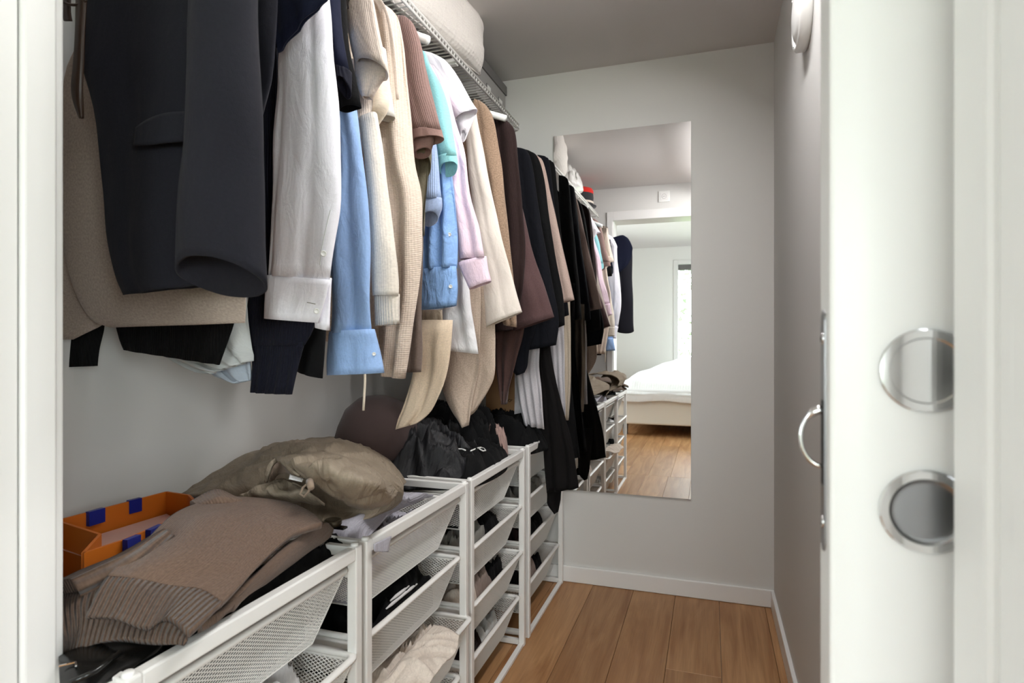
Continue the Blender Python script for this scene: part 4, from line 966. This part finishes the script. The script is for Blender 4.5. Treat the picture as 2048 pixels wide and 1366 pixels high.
wall_panel('front_side', [(166, 1106), (250, 1078), (335, 1042), (412, 1022)], ORANGE, bag, ZBOT, ZR)
q = [PZ(x, y, ZR) for x, y in ((110, 1045), (333, 985), (405, 1020), (168, 1103), (200, 1070))]
mesh_obj('tissue', [(p[0], p[1], .768) for p in q], [[0, 4, 3, 2, 1]], PINKPAPER, bag)
for (x0, y0_), (x1, y1_) in (((175, 1024), (207, 1015)), ((256, 1001), (281, 995)), ((250, 1080), (277, 1069)), ((296, 1060), (322, 1048))):
    wall_panel('ribbon', [(x0, y0_), (x1, y1_)], BLUERIB, bag, ZR-.026, ZR+.002, .005)

# brown sweater
sw = thing('sweater', 'brown wool knit sweater thrown over the nearest drawer unit, ribbed hem', 'sweater', (-.80, .78, .75))
main = [[(172, 1236, .795), (230, 1238, .79), (292, 1258, .778), (335, 1240, .782), (378, 1268, .772)],
        [(214, 1160, .83), (275, 1165, .825), (340, 1178, .81), (395, 1186, .80), (440, 1212, .785)],
        [(290, 1090, .845), (350, 1105, .845), (415, 1120, .83), (462, 1132, .815), (488, 1162, .795)],
        [(345, 1036, .855), (410, 1045, .855), (475, 1062, .84), (512, 1085, .825), (528, 1120, .805)],
        [(405, 1010, .85), (470, 1014, .85), (530, 1027, .84), (565, 1050, .828), (586, 1072, .815)],
        [(470, 997, .83), (530, 1000, .835), (585, 1008, .83), (628, 1028, .818), (652, 1048, .812)]]
def lerp_rows(r, a, b_):
    g_ = np.array([[PZ(*c) for c in row] for row in r]); n_ = 40
    S = np.array([catmull(g_[:, j], n_) for j in range(g_.shape[1])]).transpose(1, 0, 2)
    return S[int(a*(n_-1)):int(b_*(n_-1))+1]
fullg = lerp_rows(main, 0, 1)
patch('hem_rib', fullg[0:9:2], SWEATRIB, sw, nu=70, nv=24, thick=.012, wr=.004, freq=14, seed=1)
patch('body_panel', fullg[8::3], SWEATER, sw, nu=60, nv=60, thick=.012, wr=.005, freq=8, seed=2)
patch_px('lower_fold', [[(395, 1262, .75), (440, 1232, .757), (470, 1215, .757)], [(455, 1205, .765), (500, 1178, .765), (530, 1162, .757)], [(505, 1155, .782), (550, 1133, .778), (585, 1122, .76)],
                        [(545, 1115, .792), (590, 1095, .788), (622, 1095, .762)], [(590, 1078, .80), (628, 1064, .793), (655, 1074, .768)], [(640, 1050, .795), (655, 1050, .79), (662, 1058, .775)]], SWEATER, sw, nu=24, nv=40, thick=.012, wr=.003, seed=3)
patch_px('underlayer', [[(122, 1318, .737), (165, 1298, .75), (240, 1282, .76), (310, 1288, .755), (370, 1290, .75)], [(118, 1270, .772), (172, 1250, .778), (250, 1250, .772), (320, 1262, .765), (375, 1275, .758)],
                        [(112, 1215, .785), (180, 1200, .80), (270, 1200, .80), (340, 1210, .79), (400, 1230, .77)], [(112, 1180, .79), (200, 1140, .81), (300, 1130, .82), (380, 1150, .81), (440, 1180, .78)]], SWEATRIB, sw, nu=44, nv=30, thick=.012, wr=.006, seed=4)
patch_px('sleeve', [[(112, 1178, .80), (150, 1172, .82), (165, 1195, .80)], [(170, 1150, .815), (200, 1148, .83), (215, 1172, .81)], [(240, 1120, .83), (265, 1116, .845), (280, 1135, .83)], [(310, 1080, .84), (335, 1070, .855), (350, 1090, .845)]], SWEATRIB, sw, nu=24, nv=30, thick=.02, wr=.003, seed=5)
patch_px('collar', [[(380, 1010, .852), (430, 985, .855), (470, 1000, .845)], [(400, 1020, .85), (440, 1000, .862), (480, 1005, .85)], [(420, 1020, .84), (455, 1012, .85), (490, 1010, .84)]], SWEATER, sw, nu=16, nv=16, thick=.014, wr=.002, seed=6)

bt = thing('top', 'crumpled black top between the brown sweater and the front rail', 'top', (-.74, .95, .70))
patch_px('cloth', [[(440, 1190, .735), (530, 1130, .745), (610, 1075, .75), (672, 1068, .735)], [(455, 1215, .73), (540, 1160, .738), (620, 1105, .742), (684, 1088, .73)], [(470, 1232, .70), (552, 1185, .705), (630, 1140, .705), (686, 1112, .70)]], BLACKC, bt, nu=50, nv=24, thick=.005, wr=.008, freq=22, seed=21, crease=.008)

# black leather bag at the lower left
lb = thing('handbag', 'black leather handbag with metal trim at the lower left, below the sweater', 'handbag', (-.78, .60, .69))
patch_px('flap', [[(119, 1318, .748), (160, 1300, .752), (250, 1283, .748), (330, 1284, .738)], [(121, 1345, .747), (160, 1335, .75), (230, 1320, .746), (310, 1306, .735)], [(126, 1392, .735), (150, 1388, .738), (190, 1378, .738), (240, 1352, .733)]], LEATHER, lb, nu=30, nv=20, thick=.008, wr=.003, seed=7)
MB().tube([PZ(140, 1366, .752), PZ(190, 1343, .757), PZ(240, 1305, .757)], .0035, 8).build('strap_edge', LEATHER, lb, True)
MB().bar(PZ(118, 1332, .757), PZ(151, 1324, .759), (0, 0, 1), .0022, .0015).build('metal_bar', CHROME, lb)
MB().bar(PZ(151, 1324, .759), PZ(152, 1332, .757), (0, 0, 1), .0022, .0015).build('metal_bar', CHROME, lb)

# taupe jacket
tj = thing('jacket', 'taupe nylon hooded jacket piled on the second drawer unit', 'jacket', (-.95, 1.30, .75))
patch_px('back', [[(380, 960, .74), (470, 915, .77), (560, 885, .80), (640, 876, .81), (715, 885, .80), (780, 925, .78), (812, 965, .76)],
                  [(362, 984, .77), (470, 932, .82), (560, 899, .865), (640, 888, .885), (712, 895, .875), (772, 937, .84), (806, 972, .80)],
                  [(392, 992, .79), (480, 952, .835), (560, 926, .865), (640, 915, .885), (712, 925, .87), (768, 958, .835), (806, 985, .79)],
                  [(420, 1002, .775), (490, 985, .81), (560, 970, .825), (640, 960, .845), (712, 970, .835), (770, 988, .80), (802, 1000, .765)],
                  [(440, 1012, .755), (500, 1010, .775), (560, 1004, .785), (640, 1000, .79), (700, 1010, .78), (755, 1018, .765), (785, 1015, .752)],
                  [(450, 1025, .748), (510, 1034, .752), (570, 1040, .757), (640, 1042, .757), (690, 1042, .752), (735, 1036, .75), (770, 1022, .748)]], JACKET, tj, nu=90, nv=80, thick=.005, wr=.008, freq=10, seed=11, crease=.010)
patch_px('hood', [[(545, 918, .885), (600, 908, .90), (660, 908, .905), (720, 925, .895), (770, 960, .86), (795, 985, .82)],
                  [(560, 925, .90), (600, 925, .915), (660, 932, .915), (715, 950, .90), (755, 975, .87), (782, 1000, .82)],
                  [(585, 940, .895), (615, 945, .90), (660, 962, .89), (700, 980, .87), (735, 998, .84), (765, 1012, .80)],
                  [(600, 952, .875), (628, 962, .875), (660, 985, .85), (690, 1004, .82), (715, 1016, .795), (745, 1018, .78)]], JACKET, tj, nu=60, nv=50, thick=.006, wr=.006, freq=13, seed=12, crease=.009)
patch_px('hood_edge', [[(528, 962, .85), (532, 945, .87), (540, 925, .89), (556, 915, .90), (570, 925, .905), (585, 938, .90), (600, 950, .89)],
                       [(534, 966, .845), (538, 948, .868), (546, 930, .885), (558, 922, .893), (570, 931, .898), (584, 944, .892), (597, 956, .882)]], JACKET, tj, nu=40, nv=6, thick=.006, wr=.004, freq=30, seed=13)
patch_px('lining', [[(538, 960, .845), (545, 935, .865), (560, 925, .875), (580, 938, .88)], [(545, 968, .835), (555, 950, .85), (572, 945, .86), (592, 952, .862)]], JACKETIN, tj, nu=20, nv=12, thick=.003, wr=.002, seed=14)
patch_px('lapel', [[(480, 990, .835), (520, 972, .85), (560, 960, .855), (590, 965, .85)], [(490, 1000, .82), (530, 992, .835), (570, 985, .84), (620, 985, .835)], [(520, 1004, .80), (560, 1003, .81), (600, 1003, .81), (650, 1010, .80)]], JACKET, tj, nu=40, nv=24, thick=.005, wr=.006, freq=16, seed=15, crease=.009)
patch_px('label', [[(580, 948, .892), (607, 958, .884)], [(578, 958, .886), (604, 964, .88)]], WHITECL, tj, nu=4, nv=4, thick=.001, wr=0)
MB().tube([PZ(x, y, z) for x, y, z in ((618, 965, .885), (606, 975, .878), (600, 988, .866), (608, 993, .862), (616, 985, .872), (622, 972, .884))], .0022, 7).build('drawcord', JACKETIN, tj, True)
MB().tube([PZ(619, 963, .892), PZ(622, 975, .886)], [.007, .006], 12).build('toggle', JACKETIN, tj, True)

# grey lilac shirt cloth spilling over the front, small dark jar lid
lc = thing('shirt', 'grey lilac shirt sleeve spilling towards the front rail of the second unit', 'shirt', (-.78, 1.2, .73))
patch_px('sleeve', [[(640, 1105, .70), (700, 1085, .715), (735, 1082, .705)], [(655, 1060, .74), (710, 1050, .745), (750, 1058, .71)], [(700, 1040, .752), (750, 1022, .755), (790, 1022, .715)], [(760, 1018, .752), (800, 1000, .75), (840, 1000, .71)], [(800, 985, .745), (838, 985, .735), (868, 990, .70)]], LILAC, lc, nu=40, nv=60, thick=.004, wr=.006, freq=14, seed=16, crease=.006)
patch('hanging_corner', [[PX(x, y, -.655) for x, y in r] for r in (((748, 1088), (765, 1080), (782, 1072)), ((748, 1098), (764, 1094), (779, 1088)), ((750, 1103), (764, 1104), (776, 1104)))], LILAC, lc, nu=14, nv=10, thick=.003, wr=.002)
jl = thing('watch', 'small round dark wristwatch lying on the lilac shirt', 'watch', tuple(PZ(666, 1042, .775)))
c_ = PZ(666, 1042, .775)
MB().lathe(c_, (0, 0, 1), [(0, -.01), (.016, -.01), (.018, -.006), (.018, .002), (.015, .004), (.0135, .002), (0, .002)], 30).build('case', base_mat('dark_bronze', rgb(70, 62, 48), .35, .6)[0], jl, True)
MB().box(c_[0]-.03, c_[0]+.03, c_[1]-.008, c_[1]+.008, c_[2]-.014, c_[2]-.010).build('strap', LEATHER, jl)

# dark brown felt hat against the wall
fh = thing('felt_hat', 'dark brown felt hat standing against the wall behind the taupe jacket', 'hat', (-1.06, 1.74, .70))
hv = MB().lathe((-1.065, 1.74, .72), (.25, -.12, 1), [(.0, .255), (.04, .252), (.085, .235), (.118, .195), (.132, .14), (.140, .08), (.145, .03)], 48)
hv.build('crown', FELT, fh, True)
hb = MB().lathe((-1.065, 1.74, .72), (.25, -.12, 1), [(.145, .035), (.150, .02), (.175, -.005), (.172, -.012), (.145, .01)], 48)
hb.build('brim', FELT, fh, True)

# black heap on the third and fourth units
def pile(name, label, cat, c, size, mat, seed, rot=0, fold=.42, freq=3.3, n=80):
    o = heap(name, c, size, mat, seed=seed, rot=rot, fold=fold, freq=freq, n=n)
    return tag(o, label, cat, 'clothes piled on the drawers')
BLK3 = fab('black_nylon', 22, 22, 25, rough=.6, spec=.4, sheen=0, wrinkle=.6)
pile('jacket', 'black jacket crumpled on top of the third drawer unit', 'jacket', (-.955, 1.80, .70), (.52, .40, .20), BLK3, 31)
pile('trousers', 'black trousers heaped behind the beige coat tip', 'trousers', (-.93, 2.03, .70), (.46, .36, .25), BLACKC, 32)
hd = pile('hoodie', 'black hoodie with a white cord folded along the front rail', 'hoodie', (-.80, 1.89, .70), (.26, .50, .125), BLACKC, 33)
pile('leggings', 'black leggings piled on the last drawer unit', 'leggings', (-.86, 2.42, .70), (.42, .38, .17), BLACKC, 34)
pile('scarf', 'dusty mauve scarf tucked beside the black heap', 'scarf', (-.775, 2.12, .72), (.11, .13, .125), fab('dusty_mauve_cotton', 170, 142, 134, wrinkle=.7), 35)
for pts in (((904, 903), (908, 901), (912, 899), (917, 898), (922, 898), (927, 899), (931, 901)), ((941, 902), (946, 900), (950, 898), (956, 896), (962, 895), (968, 897), (971, 901), (966, 902), (958, 898))):
    q = line_on(hd, pts, .004)
    if len(q) > 2: MB().tube(q, .0024, 6).build('cord', PLASTW, hd, True)
tp = [o for o in bpy.data.objects if o.name.startswith('track_pants')][0]
for pts in (((832, 1158), (835, 1146), (841, 1136), (848, 1133), (850, 1141)), ((772, 1218), (784, 1208), (796, 1198), (808, 1188), (822, 1177), (834, 1168)), ((780, 1202), (792, 1192), (804, 1183), (818, 1172))):
    q = line_on(tp, pts, .003)
    if len(q) > 2: MB().tube(q, [.002]+[.0045]*(len(q)-2)+[.002], 6).build('stripe', WHITECL, tp, True)
# kraft paper bag behind the grey trousers
kb = thing('paper_bag', 'brown kraft paper bag standing behind the beige coat, small curled emblem', 'bag', (-.83, 2.44, .74))
kx0, kx1 = P(972, 780, 2.42)[0], P(1031, 780, 2.42)[0]
zt, zb = P(1000, 735, 2.42)[2], .74
bev(MB().box(kx0, kx1, 2.42, 2.425, zb, zt).build('front_side', KRAFT, kb), .001)
MB().box(kx0, kx1, 2.52, 2.525, zb, zt).build('back_side', KRAFT, kb)
for x in (kx0, kx1):
    s_ = .012 if x == kx0 else -.012
    m = MB(); m.bar((x, 2.4225, (zb+zt)/2), (x+s_, 2.4725, (zb+zt)/2), (0, 0, 1), .003, zt-zb); m.bar((x+s_, 2.4725, (zb+zt)/2), (x, 2.5225, (zb+zt)/2), (0, 0, 1), .003, zt-zb)
    m.build('gusset', KRAFT, kb)
MB().box(kx0, kx1, 2.42, 2.525, zb-.002, zb).build('base', KRAFT, kb)
em = P(1019, 801, 2.418)
e_ = MB().tube([(em[0]+.006*math.cos(a), 2.419, em[2]+.005*math.sin(a)) for a in np.linspace(0, 6.28, 16)], .0009, 5)
e_.tube([(em[0]-.016, 2.419, em[2]-.004), (em[0]-.006, 2.419, em[2]-.001)], .0009, 5).tube([(em[0]+.006, 2.419, em[2]+.001), (em[0]+.013, 2.419, em[2]+.004)], .0009, 5)
e_.build('emblem', BLACKC, kb)

# ================================================================== THINGS ON THE SHELF
cu = thing('cushion', 'plump white quilted cushion overhanging the wire shelf', 'cushion', (-1.03, 1.95, SZ+.01))
n_ = 28; V = []; U = []; fc = []
for side in (1, -1):
    for i in range(n_+1):
        for j in range(n_+1):
            u, v = 2*i/n_-1, 2*j/n_-1
            e = (1-u**4)*(1-v**4); t = side*(.006+.05*e**.6)
            pin = 1-.03*(1-abs(v)**2)*abs(u)**4; pin2 = 1-.04*(1-abs(u)**2)*abs(v)**4
            y = 1.955+u*.285*pin2; z = 2.335+v*.115*pin
            x = -.915+t+.035*u
            nz = noise.noise(Vector((u*3, v*3, side)))*.008
            V.append((x+nz, y, z)); U.append((u*.29, v*.2))
m = n_+1; k0 = m*m
for i in range(n_):
    for j in range(n_):
        fc.append([i*m+j, (i+1)*m+j, (i+1)*m+j+1, i*m+j+1]); fc.append([k0+i*m+j, k0+i*m+j+1, k0+(i+1)*m+j+1, k0+(i+1)*m+j])
border = [i*m for i in range(m)]+[n_*m+j for j in range(1, m)]+[i*m+n_ for i in range(n_-1, -1, -1)]+[j for j in range(n_-1, 0, -1)]
for a, c in zip(border, border[1:]+border[:1]): fc.append([a, k0+a, k0+c, c])
mesh_obj('cover', V, fc, QUILT, cu, True, U)
MB().tube([(-.915+.035*u, 1.945+u*.285, 2.221) for u in np.linspace(-1, 1, 12)], .004, 7).build('piping', QUILT, cu, True)
tassel = thing('tassel_trim', 'bundle of white looped cords hanging off the cushion corner', 'tassel', (-.86, 2.2, 2.40))
r = random.Random(3)
a0 = PX(985, -8, -.845)
for k in range(14):
    e0 = PX(1000+r.uniform(-14, 22), r.uniform(20, 56), -.845+r.uniform(-.012, .012)); mid = (a0+e0)/2+np.array((r.uniform(-.008, .012), r.uniform(-.01, .01), .006))
    MB().tube([a0+np.array((0, r.uniform(-.008, .008), r.uniform(-.006, .006))), mid, e0, e0+np.array((.004, .004, .004)), mid+np.array((.006, .005, .004))], .0019, 6).build('strand', PLASTW, tassel, True)
pb = thing('plastic_bag', 'crinkled clear white plastic bag bunched on the shelf near the cushion', 'bag', (-1.0, 1.5, SZ+.01))
o = heap('film', (-1.03, 1.47, SZ+.008), (.36, .36, .20), base_mat('milky_film', rgb(226, 224, 220), .18)[0], pb, seed=41, fold=.55, freq=5, n=50)
gb = thing('storage_box', 'grey cardboard storage box with a darker lid at the shelf end', 'box', (-1.09, 2.58, SZ+.007))
bev(MB().box(-1.23, -.957, 2.40, 2.785, SZ+.007, SZ+.165).build('box_body', GREYCARD, gb), .002)
bev(MB().box(-1.235, -.950, 2.395, 2.79, SZ+.145, SZ+.19).build('lid', DGREYCARD, gb), .002)
for y in (2.52, 2.68):
    MB().box(-.957, -.954, y, y+.055, SZ+.06, SZ+.10).build('label_holder', SATIN, gb); MB().box(-.9545, -.9535, y+.005, y+.05, SZ+.064, SZ+.096).build('label_card', PLASTW, gb)
hat = thing('cap', 'charcoal felt cap with tan band and red crown on the shelf, seen in the mirror', 'hat', (-1.02, .88, SZ+.008))
c_ = (-1.0, .86, SZ+.008)
MB().lathe(c_, (0, 0, 1), [(.10, .0), (.135, .006), (.138, .012), (.11, .016)], 40).build('brim', DARKFELT, hat, True)
MB().lathe(c_, (0, 0, 1), [(.108, .012), (.112, .04), (.115, .075), (.112, .11)], 40).build('side_band', DARKFELT, hat, True)
MB().lathe(c_, (0, 0, 1), [(.1135, .03), (.1155, .034), (.1155, .042), (.1135, .046)], 40).build('ribbon', CREAMCH, hat, True)
MB().lathe(c_, (0, 0, 1), [(.113, .108), (.114, .13), (.105, .15), (.06, .158), (0, .15)], 40).build('crown', REDFELT, hat, True)
